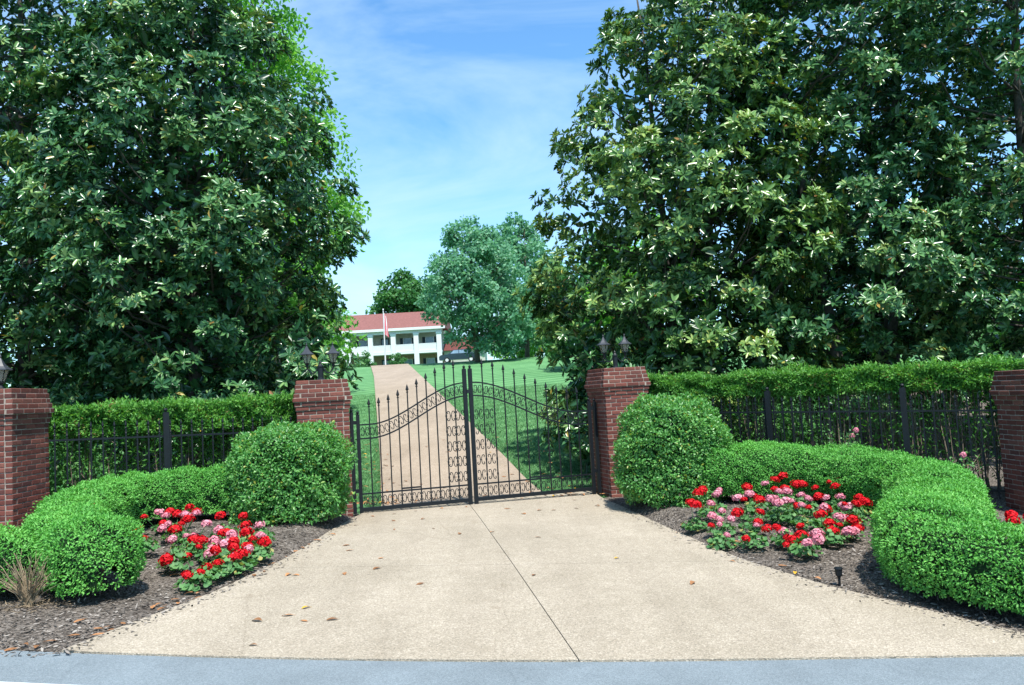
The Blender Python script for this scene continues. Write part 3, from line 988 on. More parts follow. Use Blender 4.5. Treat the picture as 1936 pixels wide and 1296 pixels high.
def dead_shrub():
    x0, y0 = -4.46, 7.12
    root = empty('dead_shrub', (x0, y0, bed_z(x0, y0)))
    tag(root, 'bare tan stems of a dead shrub in the gap of the hedge', 'shrub')
    for k in range(64):
        mb = MB()
        a = random.uniform(0, 6.28); ln_ = random.uniform(.22, .50); sp = random.uniform(.10, .40)
        dx, dy = math.cos(a) * sp, math.sin(a) * sp * .7
        pts = []
        for q in range(5):
            t = q / 4
            pts.append((dx * t ** 1.2 + random.uniform(-.022, .022) + random.uniform(-.04, .04) * (q == 0), dy * t ** 1.2 + random.uniform(-.012, .012), ln_ * t ** .85))
        mb.tube(pts, [.0055, .005, .004, .003, .0015], 4)
        b1 = Vector(pts[random.choice((2, 3))])
        mb.tube([b1, b1 + Vector((random.uniform(-.06, .06), random.uniform(-.05, .05), random.uniform(.05, .12)))], [.0032, .0012], 3)
        mb.build('stem', M['dead_twig'], root)
    n_ = 160
    P = np.stack([RNG.normal(0, .16, n_), RNG.normal(0, .1, n_), RNG.uniform(.005, .03, n_)], 1)
    V, F = leaves(P, rdir(n_) * [1, 1, .15], rdir(n_) * .4 + [0, 0, 1], RNG.uniform(.06, .16, n_), .008, .1, False)
    inst('straw', array_mesh('straw', V, F, M['dead_twig']), root)['kind'] = 'stuff'
dead_shrub()

def round_bush(loc, rx, ry, hgt, label, seed, dens=1):
    root = empty('round_bush', loc); tag(root, label, 'bush')
    n_ = int(30000 * dens)
    pz = np.array([.02, .12, .3, .5, .68, .82, .92, .98, 1.0]); pr = np.array([.86, .95, 1.0, 1.0, .96, .87, .71, .42, .0])
    zf = np.linspace(.02, 1, 300); rf = np.interp(zf, pz, pr)
    ln_ = np.concatenate([[0], np.cumsum(np.hypot(np.diff(rf) * rx, np.diff(zf) * hgt) * (rf[1:] + .03))])
    def shape(v, a):
        return np.stack([np.cos(a) * v[1] * rx, np.sin(a) * v[1] * ry, v[0] * hgt], 1)
    q = RNG.random(n_) * ln_[-1]; zz = np.interp(q, ln_, zf); rr = np.interp(zz, pz, pr); a = RNG.uniform(0, 2 * math.pi, n_)
    P = shape((zz, rr), a)
    ctr = np.array([0, 0, hgt * .42])
    N = unit((P - ctr) / np.array([rx, ry, hgt * .55]))
    Q = P + seed * 3.1
    dep = RNG.random(n_) ** 1.5 * .17
    P = P + N * (bumpy(Q, 2.3, .085) + bumpy(Q, 6.0, .06) + bumpy(Q + 2, 13, .03) - dep + .03)[:, None]
    P[:, 2] = np.maximum(P[:, 2], .03)
    D = N * .40 + rdir(n_) * .9 + [0, 0, .1]
    V, F = leaves(P, D, rdir(n_) * .6 + N * .7 + [0, -.1, .55], RNG.uniform(.034, .064, n_), RNG.uniform(.020, .033, n_), .2, False)
    rv = np.clip(.52 + bumpy(Q, 3.0, .10) + RNG.normal(0, .24, n_), 0, 1)
    inst('foliage', array_mesh('foliage', V, F, M['bush'], np.repeat(rv, 2)), root)
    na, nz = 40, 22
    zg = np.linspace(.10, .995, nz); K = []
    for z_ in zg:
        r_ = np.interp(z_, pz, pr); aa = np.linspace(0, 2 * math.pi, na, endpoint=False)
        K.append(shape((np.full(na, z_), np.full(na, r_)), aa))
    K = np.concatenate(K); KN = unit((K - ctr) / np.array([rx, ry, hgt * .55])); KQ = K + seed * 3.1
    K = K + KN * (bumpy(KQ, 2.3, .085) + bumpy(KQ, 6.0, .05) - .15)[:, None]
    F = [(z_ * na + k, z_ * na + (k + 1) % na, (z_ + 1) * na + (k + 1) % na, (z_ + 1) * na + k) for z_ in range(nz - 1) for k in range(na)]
    inst('dark_core', array_mesh('dark_core', K, np.array(F), M['hedge_core']), root)  # dark shell behind the leaves with the bush's inner shade painted in
    mb = MB()
    for k in range(16):
        a = random.uniform(0, 6.28); r0 = random.uniform(.02, .2)
        mb.tube([(r0 * math.cos(a), r0 * math.sin(a), -.03), (rx * .55 * math.cos(a), ry * .55 * math.sin(a), .4)], [.02, .012], 5)
    mb.build('stems', M['twig'], root)
    return root
round_bush((-3.28, 11.25, bed_z(-3.28, 11.25) - .02), .80, .76, 1.30, 'large rounded green bush in front of the gate pillar, beside the smaller flower bed', 1)
round_bush((2.36, 12.15, bed_z(2.36, 12.15) - .02), .80, .78, 1.56, 'tall rounded green bush against the gate pillar, start of the S-shaped hedge', 2)

# yew hedges behind the fences: leafy top, bare stems below
def yew_hedge(a, b_, top, thick, leaf_depth, low_leaf, label, n_stem, seed, drop=0.0):
    a = np.array(a, float); b_ = np.array(b_, float)
    Ln = np.linalg.norm(b_ - a); T = (b_ - a) / Ln; S = np.array([-T[1], T[0]])
    g0 = h(*a)
    root = empty('yew_hedge', (a[0], a[1], g0)); tag(root, label, 'hedge')
    O = np.array([a[0], a[1], g0])
    n_ = int(Ln * 7000)
    t = RNG.uniform(0, Ln, n_); u = RNG.uniform(-1, 1, n_)
    which = RNG.random(n_)
    z = np.where(which < .42, top, top - leaf_depth * RNG.random(n_) ** 1.25)
    front = which >= .42
    side = np.where(RNG.random(n_) < .8, -1.0, 1.0)
    w = np.where(front, side * thick * (1 + .0 * u), u * thick)
    w = w * np.where(front, 1, 1)
    z = z - np.where(front, 0, .10 * np.abs(u) ** 3)
    base = a[None] + T[None] * t[:, None] + S[None] * w[:, None]
    P = np.concatenate([base, z[:, None]], 1)
    N = np.where(front[:, None], np.concatenate([S[None] * side[:, None], 0 * t[:, None] + .15], 1), np.array([[0, 0, 1.]]))
    Q = P + seed
    P = P + N * (bumpy(Q, 2.2, .06) + bumpy(Q, 6, .075) + bumpy(Q + 5, 14, .04) - RNG.random(n_) ** 1.5 * .13)[:, None]
    P[:, 2] += bumpy(Q * [1, 1, 0], 1.3, .04) + drop * t / Ln
    D = N * .5 + rdir(n_) * .8 + [0, 0, .3]
    V, F = leaves(P - O, D, rdir(n_) * .7 + N * .6 + [0, -.1, .5], RNG.uniform(.045, .085, n_), RNG.uniform(.018, .028, n_), .2, False)
    rv = np.clip(.5 + bumpy(Q, 5, .2) + RNG.normal(0, .22, n_), 0, 1)
    # sparse leaves lower down, coloured darker for the shade under the top
    m_ = int(low_leaf * Ln)
    t2 = RNG.uniform(0, Ln, m_); z2 = h(*a) + .12 + (top - h(*a) - .2) * RNG.random(m_) ** .75
    base2 = a[None] + T[None] * t2[:, None] + S[None] * RNG.uniform(-1, 1, m_)[:, None] * thick
    P2 = np.concatenate([base2, z2[:, None]], 1); P2 += rdir(m_) * .05
    keep = bumpy(P2 + seed * 2, 4.5, 1.0) > -.35
    P2 = P2[keep]; m_ = len(P2)
    V2, F2 = leaves(P2 - O, rdir(m_) + [0, 0, .4], rdir(m_) + [0, 0, .4], RNG.uniform(.05, .09, m_), RNG.uniform(.016, .028, m_), .2, False)
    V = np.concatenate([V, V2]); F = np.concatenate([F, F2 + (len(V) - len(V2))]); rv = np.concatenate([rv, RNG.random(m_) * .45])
    inst('foliage', array_mesh('foliage', V, F, M['yew'], np.repeat(rv, 2)), root)
    mb = MB()
    for k in range(n_stem):
        tt = random.uniform(.05, Ln - .05); ww = random.uniform(-.7, .7) * thick
        p = a + T * tt + S * ww
        z0 = h(p[0], p[1]) - .03
        pts = []
        dx, dy = random.uniform(-.16, .16), random.uniform(-.1, .1)
        for q in range(6):
            v_ = q / 5
            pts.append((p[0] + dx * v_ + random.uniform(-.025, .025) - O[0], p[1] + dy * v_ + random.uniform(-.025, .025) - O[1], z0 + (top - .12 - z0) * v_ - O[2]))
        r0 = random.uniform(.005, .015)
        mb.tube(pts, [r0, r0 * .9, r0 * .8, r0 * .6, r0 * .45, r0 * .3], 4)
        if random.random() < .8:
            q = random.randint(1, 3); p0 = Vector(pts[q])
            mb.tube([p0, p0 + Vector((random.uniform(-.2, .2), random.uniform(-.15, .15), random.uniform(.15, .4))), p0 + Vector((random.uniform(-.3, .3), random.uniform(-.2, .2), random.uniform(.4, .7)))], [r0 * .6, r0 * .4, r0 * .2], 3)
    mb.build('stems', M['twig'], root)
    # dark sheet near the top, its inside shade painted in, so that it is not see-through
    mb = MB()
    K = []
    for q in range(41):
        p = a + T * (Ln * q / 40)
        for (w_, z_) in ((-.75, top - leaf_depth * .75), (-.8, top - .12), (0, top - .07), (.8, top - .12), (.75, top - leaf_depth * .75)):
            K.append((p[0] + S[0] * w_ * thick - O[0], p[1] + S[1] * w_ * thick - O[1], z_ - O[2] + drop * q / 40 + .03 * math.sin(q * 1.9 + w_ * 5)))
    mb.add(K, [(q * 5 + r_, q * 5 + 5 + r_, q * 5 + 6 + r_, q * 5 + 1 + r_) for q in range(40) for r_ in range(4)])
    mb.build('dark_core', M['hedge_core'], root)
    return root
nl = Vector((fl_b[0] - fl_a[0], fl_b[1] - fl_a[1], 0)).normalized()
yew_hedge((-8.2, 10.75), (-3.55, 13.35), 1.98, .48, .42, 3600, 'shorter green yew hedge behind the fence with one post', 70, 1)
yew_hedge((2.35, 15.0), (8.6, 10.95), 1.98,   .50, .36, 3000, 'long tall yew hedge with bare lower stems behind the two-post fence', 380, 2, -.14)

# ------------------------------------------------------------------ geraniums
def bloom_mesh(mat, seed, r_=.062, n_=46):
    rg = np.random.default_rng(seed)
    V = []; F = []; rv = []
    for k in range(n_):
        zz = 1 - 1.55 * (k + .5) / n_; a = k * 2.39996 + rg.normal(0, .15)
        rr = math.sqrt(max(0, 1 - zz * zz))
        d = np.array([rr * math.cos(a), rr * math.sin(a), zz * .82])
        c = d * r_ * rg.uniform(.72, 1.12) * (1 + .16 * math.sin(a * 2 + seed) * rr); d = d / np.linalg.norm(d)
        e1 = np.cross(d, [.3, .8, .52]); e1 /= np.linalg.norm(e1); e2 = np.cross(d, e1)
        v0 = rg.random()
        for q in range(5):
            b0 = q * 1.2566 + rg.normal(0, .1)
            out = e1 * math.cos(b0) + e2 * math.sin(b0); tan = -e1 * math.sin(b0) + e2 * math.cos(b0)
            s = .019
            i0 = len(V)
            V += [c - d * .004, c + out * s * .6 + tan * s * .5 + d * .003, c + out * s * 1.1 + d * .001, c + out * s * .6 - tan * s * .5 + d * .003]
            F.append((i0, i0 + 1, i0 + 2, i0 + 3)); rv.append(np.clip(v0 + rg.normal(0, .15), 0, 1))
    return array_mesh('bloom', np.array(V), np.array(F), mat, np.array(rv))
BLOOM = {'r': [bloom_mesh(M['red_petal'], s) for s in (1, 2, 3)], 'p': [bloom_mesh(M['pink_petal'], s) for s in (4, 5, 6)]}

def geranium_foliage(seed, n_=95):
    rg = np.random.default_rng(seed)
    V = []; F = []; rv = []
    for k in range(n_):
        a = rg.uniform(0, 6.28); rad = .20 * math.sqrt(rg.random()); z = .07 + .19 * rg.random() * (1 - rad / .30)
        c = np.array([rad * math.cos(a), rad * math.sin(a), z])
        nrm = unit(np.array([math.cos(a) * .5, math.sin(a) * .5 - .1, 1.0]) + rg.normal(0, .35, 3))
        e1 = unit(np.cross(nrm, [.2, .9, .1])); e2 = np.cross(nrm, e1)
        s = rg.uniform(.026, .045); i0 = len(V); V.append(c - nrm * s * .25); v0 = np.clip(rg.normal(.5, .25), 0, 1)
        for q in range(8):
            b = q * math.pi / 4; w_ = s * (1.0 if q % 2 else .86) * (0.55 if q == 0 else 1)
            V.append(c + (e1 * math.cos(b) + e2 * math.sin(b)) * w_ + nrm * s * .12 * (1 if q % 2 else -1))
        for q in range(8):
            F.append((i0, i0 + 1 + q, i0 + 1 + (q + 1) % 8)); rv.append(v0)
    return array_mesh('foliage', np.array(V), np.array(F), M['geranium'], np.array(rv))
GFOL = [geranium_foliage(s) for s in (21, 22, 23, 24)]
STEM = MB(); STEM.tube([(0, 0, 0), (.004, .002, .5), (0, 0, 1)], [.0045, .004, .0035], 4); STEMM = STEM.mesh('stalk', M['geranium'])

LR = [(-4.81,10.08),(-4.61,9.5),(-4.32,9.0),(-4.53,10.2),(-4.33,9.96),(-4.37,10.42),(-4.09,9.7),(-4.12,9.58),(-4.1,9.34),(-4.4,9.7),(-3.77,9.08),(-3.82,9.66),(-3.78,9.92),(-3.45,9.8),(-3.32,9.48),(-3.4,9.14),(-3.26,8.94),(-3.19,9.16),(-3.05,8.78),(-3.04,8.92),(-2.88,8.66),(-2.72,8.34),(-3.6,8.86),(-3.31,8.74),(-3.53,7.84),(-3.53,7.98),(-3.42,8.06),(-3.39,8.28),(-3.12,8.04),(-2.95,7.64),(-3.0,7.5),(-2.84,7.78),(-2.98,8.16),(-3.06,7.2),(-2.98,7.3),(-2.80,7.9),(-4.15,10.08)]
LP = [(-4.66,10.18),(-4.53,10.06),(-4.31,9.64),(-4.3,9.46),(-4.01,9.06),(-3.71,8.74),(-3.62,8.7),(-4.09,9.94),(-4.18,9.84),(-3.78,9.48),(-3.43,8.76),(-3.51,9.02),(-3.55,9.26),(-3.23,8.18),(-3.2,8.5),(-3.15,8.58),(-2.86,8.28),(-2.9,7.76),(-2.87,7.88),(-2.98,9.0),(-3.13,9.44),(-2.79,8.06)]
RR = [(3.16,11.02),(2.19,10.2),(2.21,9.98),(2.21,9.28),(2.38,10.56),(2.5,10.84),(2.63,9.68),(2.88,10.22),(3.11,10.52),(3.12,10.34),(2.81,9.44),(2.92,9.7),(2.48,8.84),(2.68,8.7),(3.62,11.22),(3.76,11.28),(3.66,10.94),(3.81,10.9),(3.88,10.86),(3.45,10.72),(3.5,10.06),(4.02,10.78),(3.91,10.4),(3.23,9.22),(2.91,9.08),(2.94,8.86),(2.79,8.62),(3.13,8.84),(2.96,8.44),(2.67,8.08),(2.81,8.26),(3.54,9.76),(4.32,11.04),(4.48,11.06),(4.3,10.8),(4.41,10.34),(4.33,9.98),(4.19,9.9),(3.8,9.86),(3.57,9.48),(3.6,9.3),(4.08,10.0),(3.71,9.28),(3.87,9.28),(3.86,9.14),(3.37,8.62)]
RP = [(2.72,10.8),(2.6,10.46),(2.45,10.22),(2.47,9.76),(2.37,9.52),(2.31,9.62),(2.53,9.58),(2.3,9.24),(2.31,8.98),(2.84,10.36),(3.04,10.52),(3.4,10.98),(3.33,10.38),(3.45,10.56),(3.59,10.66),(3.26,10.06),(3.37,10.1),(3.48,10.2),(3.69,10.42),(3.76,10.36),(3.22,10.22),(3.5,9.88),(4.0,10.4),(3.77,9.86),(4.19,10.38),(4.08,10.06),(4.11,10.0),(2.68,9.08),(2.97,9.02),(3.76,9.42),(3.82,9.42),(3.68,8.98),(3.75,8.98),(3.16,8.54),(2.96,8.16),(3.02,8.12),(2.82,7.9)]
ORD = ['first', 'second', 'third', 'fourth', 'fifth', 'sixth', 'seventh', 'eighth', 'ninth', 'tenth']
def bloom_h(y):
    return .20 + .14 * max(0, y - 8.7)
def plant_bed(red, pink, k, side, bedname, rows):
    pts = [(x, y, 'r') for x, y in red] + [(x, y, 'p') for x, y in pink]
    pts = [(x * 1.05, y * 1.05, c) if y < 8.75 else (x, y, c) for x, y, c in pts]
    P = np.array([[x, y] for x, y, _ in pts])
    rg = np.random.default_rng(5)
    C = P[rg.choice(len(P), k, replace=False)]
    for _ in range(25):
        lab = np.argmin(((P[:, None] - C[None]) ** 2).sum(2), 1)
        C = np.array([P[lab == q].mean(0) if (lab == q).any() else C[q] for q in range(k)])
    C = np.array([c for q, c in enumerate(C) if (lab == q).any()]); ids = [q for q in range(k) if (lab == q).any()]
    order = np.argsort(-C[:, 1])
    per = math.ceil(len(order) / len(rows))
    for ri, rn in enumerate(rows):
        rowi = sorted(order[ri * per:(ri + 1) * per], key=lambda q: -C[q, 0] * (1 if side < 0 else -1))
        for oi_, q in enumerate(rowi):
            mem = [pts[m] for m in range(len(pts)) if lab[m] == ids[q]]
            cols = {m[2] for m in mem}
            cn = 'red and pink' if len(cols) == 2 else ('red' if 'r' in cols else 'pink')
            x, y = C[q]
            label = '%s geranium, %s from the driveway in %s row of the %s bed' % (cn, ORD[oi_], rn, bedname)
            geranium(x, y, mem, label, 'geraniums in the flower beds')
def geranium(x, y, mem, label, group):
    z = bed_z(x, y)
    root = empty('geranium', (x, y, z), random.uniform(0, 6.28)); tag(root, label, 'flower', group)
    rz = root.rotation_euler.z
    inst('foliage', random.choice(GFOL), root, (0, 0, -.01), (0, 0, 0), (.86, .86, random.uniform(.8, 1.15)))
    for (bx, by, c) in mem:
        tgt = h(x, by) + bloom_h(by) - z
        hh = max(.15, min(tgt, .45)) + random.uniform(-.045, .03)
        l = Matrix.Rotation(-rz, 4, 'Z') @ Vector((bx - x, by - y, hh))
        s = random.choice([.62, .8, .95, 1.05, 1.15]) * random.uniform(.93, 1.07)
        inst('bloom', random.choice(BLOOM[c]), root, l, (random.uniform(-.3, .3), random.uniform(-.3, .3), random.uniform(0, 6.28)), (s, s, s * random.uniform(.8, .95)))
        b0 = Vector((l.x * .4, l.y * .4, .05)); d = l - b0
        o = inst('stalk', STEMM, root, b0, d.to_track_quat('Z', 'Y').to_euler(), (1, 1, d.length))
plant_bed(LR, LP, 19, -1, 'smaller', ['back', 'second', 'third', 'front'])
plant_bed(RR, RP, 27, 1, 'larger', ['back', 'second', 'third', 'fourth', 'front'])
geranium(5.88, 9.45, [(5.86, 9.5, 'r'), (5.78, 9.35, 'r'), (5.98, 9.4, 'r'), (5.92, 9.3, 'r')], 'red geranium at the foot of the dark end pillar, outside the hedge', 'geraniums beyond the hedges')
geranium(5.66, 8.85, [(5.60, 8.8, 'r'), (5.7, 8.75, 'r'), (5.5, 8.85, 'p'), (5.72, 8.95, 'p'), (5.8, 8.8, 'p')], 'red and pink geranium at the right edge behind the hedge front', 'geraniums beyond the hedges')
geranium(-5.78, 8.85, [(-5.76, 8.78, 'r'), (-5.70, 8.90, 'r'), (-5.9, 8.95, 'r')], 'red geranium at the foot of the left end pillar, outside the hedge', 'geraniums beyond the hedges')
geranium(-5.62, 9.25, [(-5.62, 9.1, 'p'), (-5.70, 9.3, 'p')], 'single pink geranium showing between the left end pillar and the hedge', 'geraniums beyond the hedges')

# pink roses behind the hedge
def rose(x, y, hh, label):
    root = empty('rose_bush', (x, y, bed_z(x, y))); tag(root, label, 'rose')
    mb = MB()
    tips = []
    for k in range(9):
        a = random.uniform(0, 6.28); e = Vector((math.cos(a) * random.uniform(.1, .35), math.sin(a) * .25, hh * random.uniform(.7, 1)))
        mb.tube([(0, 0, -.02), e * .5 + Vector((0, 0, .08)), e], [.009, .006, .003], 4); tips.append(e)
    mb.build('stems', M['twig'], root)
    n_ = 220
    P = np.array([tips[RNG.integers(len(tips))] * float(RNG.uniform(.45, 1.05)) for _ in range(n_)]) + rdir(n_) * .08
    V, F = leaves(P, rdir(n_), rdir(n_) + [0, -.2, .8], RNG.uniform(.03, .055, n_), RNG.uniform(.02, .035, n_), .2, True)
    inst('foliage', array_mesh('foliage', V, F, M['geranium'], np.repeat(RNG.random(n_), 2)), root)
    for e in tips[:2]: inst('bloom', BLOOM['p'][1], root, e + Vector((0, 0, .03)), (.3, .2, 0), (.7, .7, .8))
rose(4.85, 11.95, 1.05, 'leggy pink rose between the hedge back and the two-post fence')
rose(5.9, 10.65, .8, 'leggy rose with pink bud beside the dark end pillar')

# ------------------------------------------------------------------ fallen leaves
def dry_leaf_mesh(seed, mat):
    rg = np.random.default_rng(seed); V = []; F = []
    n_ = 6; cup = rg.uniform(.0, .35); tw = rg.uniform(-.4, .4)
    for k in range(n_ + 1):
        t = k / n_; w_ = .034 * math.sin(math.pi * min(1, t * .93 + .04)) ** .8
        zc = .02 * math.sin(t * 3.1) * cup * 2 + .012
        for s in (-1, 0, 1):
            V.append(((t - .5) * .14, s * w_, zc + abs(s) * w_ * cup + s * tw * .02 * t))
    for k in range(n_):
        for s in (0, 1):
            F.append((k * 3 + s, k * 3 + 3 + s, k * 3 + 4 + s, k * 3 + 1 + s))
    mb = MB(); mb.add(V, F); mb.tube([(-.07, 0, .012), (-.095, .004, .006)], .0015, 3)
    me = mb.mesh('fallen_leaf', mat)
    zmin = min(v.co.z for v in me.vertices)
    for v in me.vertices: v.co.z -= zmin
    return me
DRY = [dry_leaf_mesh(s, M['dry_leaf']) for s in range(5)]; YEL = [dry_leaf_mesh(s + 9, M['yellow_leaf']) for s in range(2)]
def fallen(x, y, z, label, group, yellow=False, s=None):
    s = (s or random.uniform(.75, 1.2)) * .60
    o = inst('fallen_leaf', random.choice(YEL if yellow else DRY), None, (x, y, z), (random.uniform(-.12, .12), random.uniform(-.12, .12), random.uniform(0, 6.28)), (s, s, s))
    return tag(o, label, 'leaf', group)
_ONES = ['', 'first', 'second', 'third', 'fourth', 'fifth', 'sixth', 'seventh', 'eighth', 'ninth', 'tenth', 'eleventh', 'twelfth', 'thirteenth', 'fourteenth', 'fifteenth', 'sixteenth', 'seventeenth', 'eighteenth', 'nineteenth']
def ordinal(k):
    if k < 20: return _ONES[k]
    t, o_ = divmod(k, 10)
    return {2: 'twenty', 3: 'thirty', 4: 'forty'}[t] + ('-' + _ONES[o_] if o_ else '') if o_ else {2: 'twentieth', 3: 'thirtieth', 4: 'fortieth'}[t]
APRON_LEAVES = [(-1.01,7.63),(-1.58,6.46),(-2.33,8.09),(-2.41,8.1),(-1.84,8.11),(-2.01,5.83),(-1.55,8.33),(2.2,8.42),(1.57,7.49),(-1.8,6.44),(-2.0,12.42),(-.82,10.34),(-.22,12.53),(.28,12.25),(.5,12.2),(.03,11.94),(-1.88,11.61),(-1.46,11.7),(.9,13.2),(-1.6,8.86),(.09,7.93),(.19,10.0),(-.4,10.43),(-1.74,10.75),(-1.21,10.79),(-2.05,9.34),(-2.15,9.66),(-2.5,10.42),(-1.98,6.6),(-2.19,6.46),(1.2,12.46),(.85,12.28),(-1.3,12.9),(-.9,12.95),(-2.3,12.2),(-1.7,12.7),(-2.35,11.2)]
for k, (x, y) in enumerate(sorted(APRON_LEAVES, key=lambda p: p[1])):
    fallen(x, y, h(x, y) + .021, 'dry brown leaf on the pale apron, %s brown one counted from the road' % ordinal(k + 1), 'dry leaves on the apron')
fallen(-1.89, 6.83, h(-1.89, 6.83) + .021, 'bright yellow leaf on the apron toward the left front', 'dry leaves on the apron', True)
fallen(1.01, 8.67, h(1.01, 8.67) + .021, 'orange yellow leaf on the apron just past the cross joint', 'dry leaves on the apron', True)
fallen(2.66, 7.85, h(2.66, 7.85) + .021, 'yellow leaf at the bed edge near the stake light', 'dry leaves on the apron', True)
BED_LEAVES = [(-3.79,5.85),(-3.77,5.97),(-3.65,5.93),(-3.63,6.08),(-3.51,6.18),(-3.69,6.57),(-3.42,6.35),(-3.36,6.4),(-3.28,6.29),(-3.29,6.49),(-3.28,6.99),(-3.27,7.08),(-3.18,7.04),(-3.11,7.11),(-3.2,7.26),(-3.14,7.44),(-3.06,7.44),(-3.23,7.54),(-3.7,8.28),(-3.62,8.22),(-4.49,9.62),(-2.76,8.1),(-2.71,8.28),(-2.66,9.51),(-2.64,9.77),(-2.72,9.08),(-2.76,8.72),(-2.60,10.04),(-2.69,9.38),(-3.05,7.2),(-3.0,7.3),(-3.16,6.9),(-3.33,6.2)]
for k, (x, y) in enumerate(sorted(BED_LEAVES, key=lambda p: p[1])):
    s_on = x > xl(min(max(y, 5.6), 12.4))
    fallen(x, y, (h(x, y) + .021) if s_on else bed_z(x, y) + .016, 'dry brown leaf along the smaller bed mulch edge, %s from the road' % ordinal(k + 1), 'dry leaves along the smaller bed')
for k, (x, y) in enumerate(sorted([(1.98,10.22),(2.11,10.49),(2.45,9.15),(2.79,7.63),(2.67,8.24),(2.49,9.3)], key=lambda p: p[1])):
    fallen(x, y, bed_z(x, y) + .016, 'dry brown leaf along the larger bed mulch edge, %s from the road' % ordinal(k + 1), 'dry leaves along the larger bed')
cnt = 0
while cnt < 190:
    y = 13.75 + 8 * random.random() ** 2.6
    if random.random() < .5: x = random.uniform(-3.1 - (y - 14) * .15, interp(DRL, y) + (.3 if random.random() < .8 else 2.2))
    else: x = random.uniform(interp(DRR, y) - (.3 if random.random() < .8 else 1.5), 2.2)
    on_d = interp(DRL, y) < x < interp(DRR, y)
    fallen(x, y, h(x, y) + (.013 if on_d else .03), 'dry orange brown leaf scattered on the ground behind the gate', 'dry leaves behind the gate', random.random() < .12, random.uniform(.9, 1.4))
    cnt += 1
for k, (x, y, z) in enumerate([(-4.55, 8.4, .92), (-5.1, 9.3, 1.0), (-4.35, 11.05, .93), (-4.7, 11.1, .94)]):
    fallen(x, y, z - .02, 'dry leaf caught on the curved hedge by the smaller bed, %s from road' % ordinal(k + 1), 'dry leaves on the hedge')

# stake lights
def stake_light(x, y, z, label):
    root = empty('stake_light', (x, y, z)); tag(root, label, 'garden light')
    mb = MB(); mb.lathe([(.012, -.05), (.012, .08), (.018, .085), (.018, .095)], 8); mb.build('stake', M['iron'], root)
    mb = MB(); mb.lathe([(.026, .095), (.030, .10), (.034, .155), (.040, .16), (.036, .172), (.010, .178)], 10); mb.build('lamp_head', M['iron'], root)
stake_light(2.92, 7.42, bed_z(2.92, 7.42), 'small black stake light at the mulch edge below the pink blooms')
def path_light(x, y, label):
    root = empty('path_light', (x, y, h(x, y) - .05)); tag(root, label, 'garden light')
    mb = MB(); mb.tube([(0, 0, 0), (0, 0, .52)], .014, 6); mb.build('stake', M['iron'], root)
    mb = MB(); mb.lathe([(.05, .46), (.05, .52), (.13, .53), (.05, .58), (.01, .60)], 10); mb.build('lamp_head', M['iron'], root)
path_light(.72, 18.6, 'small black path light on the lawn seen through the gate')

# ------------------------------------------------------------------ trees
def crown_centres(prof, n_, bias, rg, squash=1.0):
    zs = np.array([p[0] for p in prof]); rs = np.array([p[1] for p in prof])
    zz = np.linspace(zs[0], zs[-1], 400); rr = np.interp(zz, zs, rs)
    cdf = np.cumsum(rr ** 1.35); cdf /= cdf[-1]
    z = np.interp(rg.random(n_), cdf, zz); r_ = np.interp(z, zs, rs)
    a = rg.uniform(0, 2 * math.pi, n_); u = rg.random(n_) ** bias
    return np.stack([np.cos(a) * r_ * u, np.sin(a) * r_ * u * squash, z], 1), u

def trunk_points(hgt, lean, seed, n_=9):
    rg = np.random.default_rng(seed); pts = []
    wob = rg.normal(0, .05, (n_, 2)).cumsum(0)
    for k in range(n_):
        t = k / (n_ - 1)
        pts.append((lean[0] * t + wob[k, 0] * (k > 0), lean[1] * t + wob[k, 1] * (k > 0), -.15 + hgt * t))
    return pts

def at_height(pts, z):
    zs = [p[2] for p in pts]
    return np.array([np.interp(z, zs, [p[0] for p in pts]), np.interp(z, zs, [p[1] for p in pts]), z])

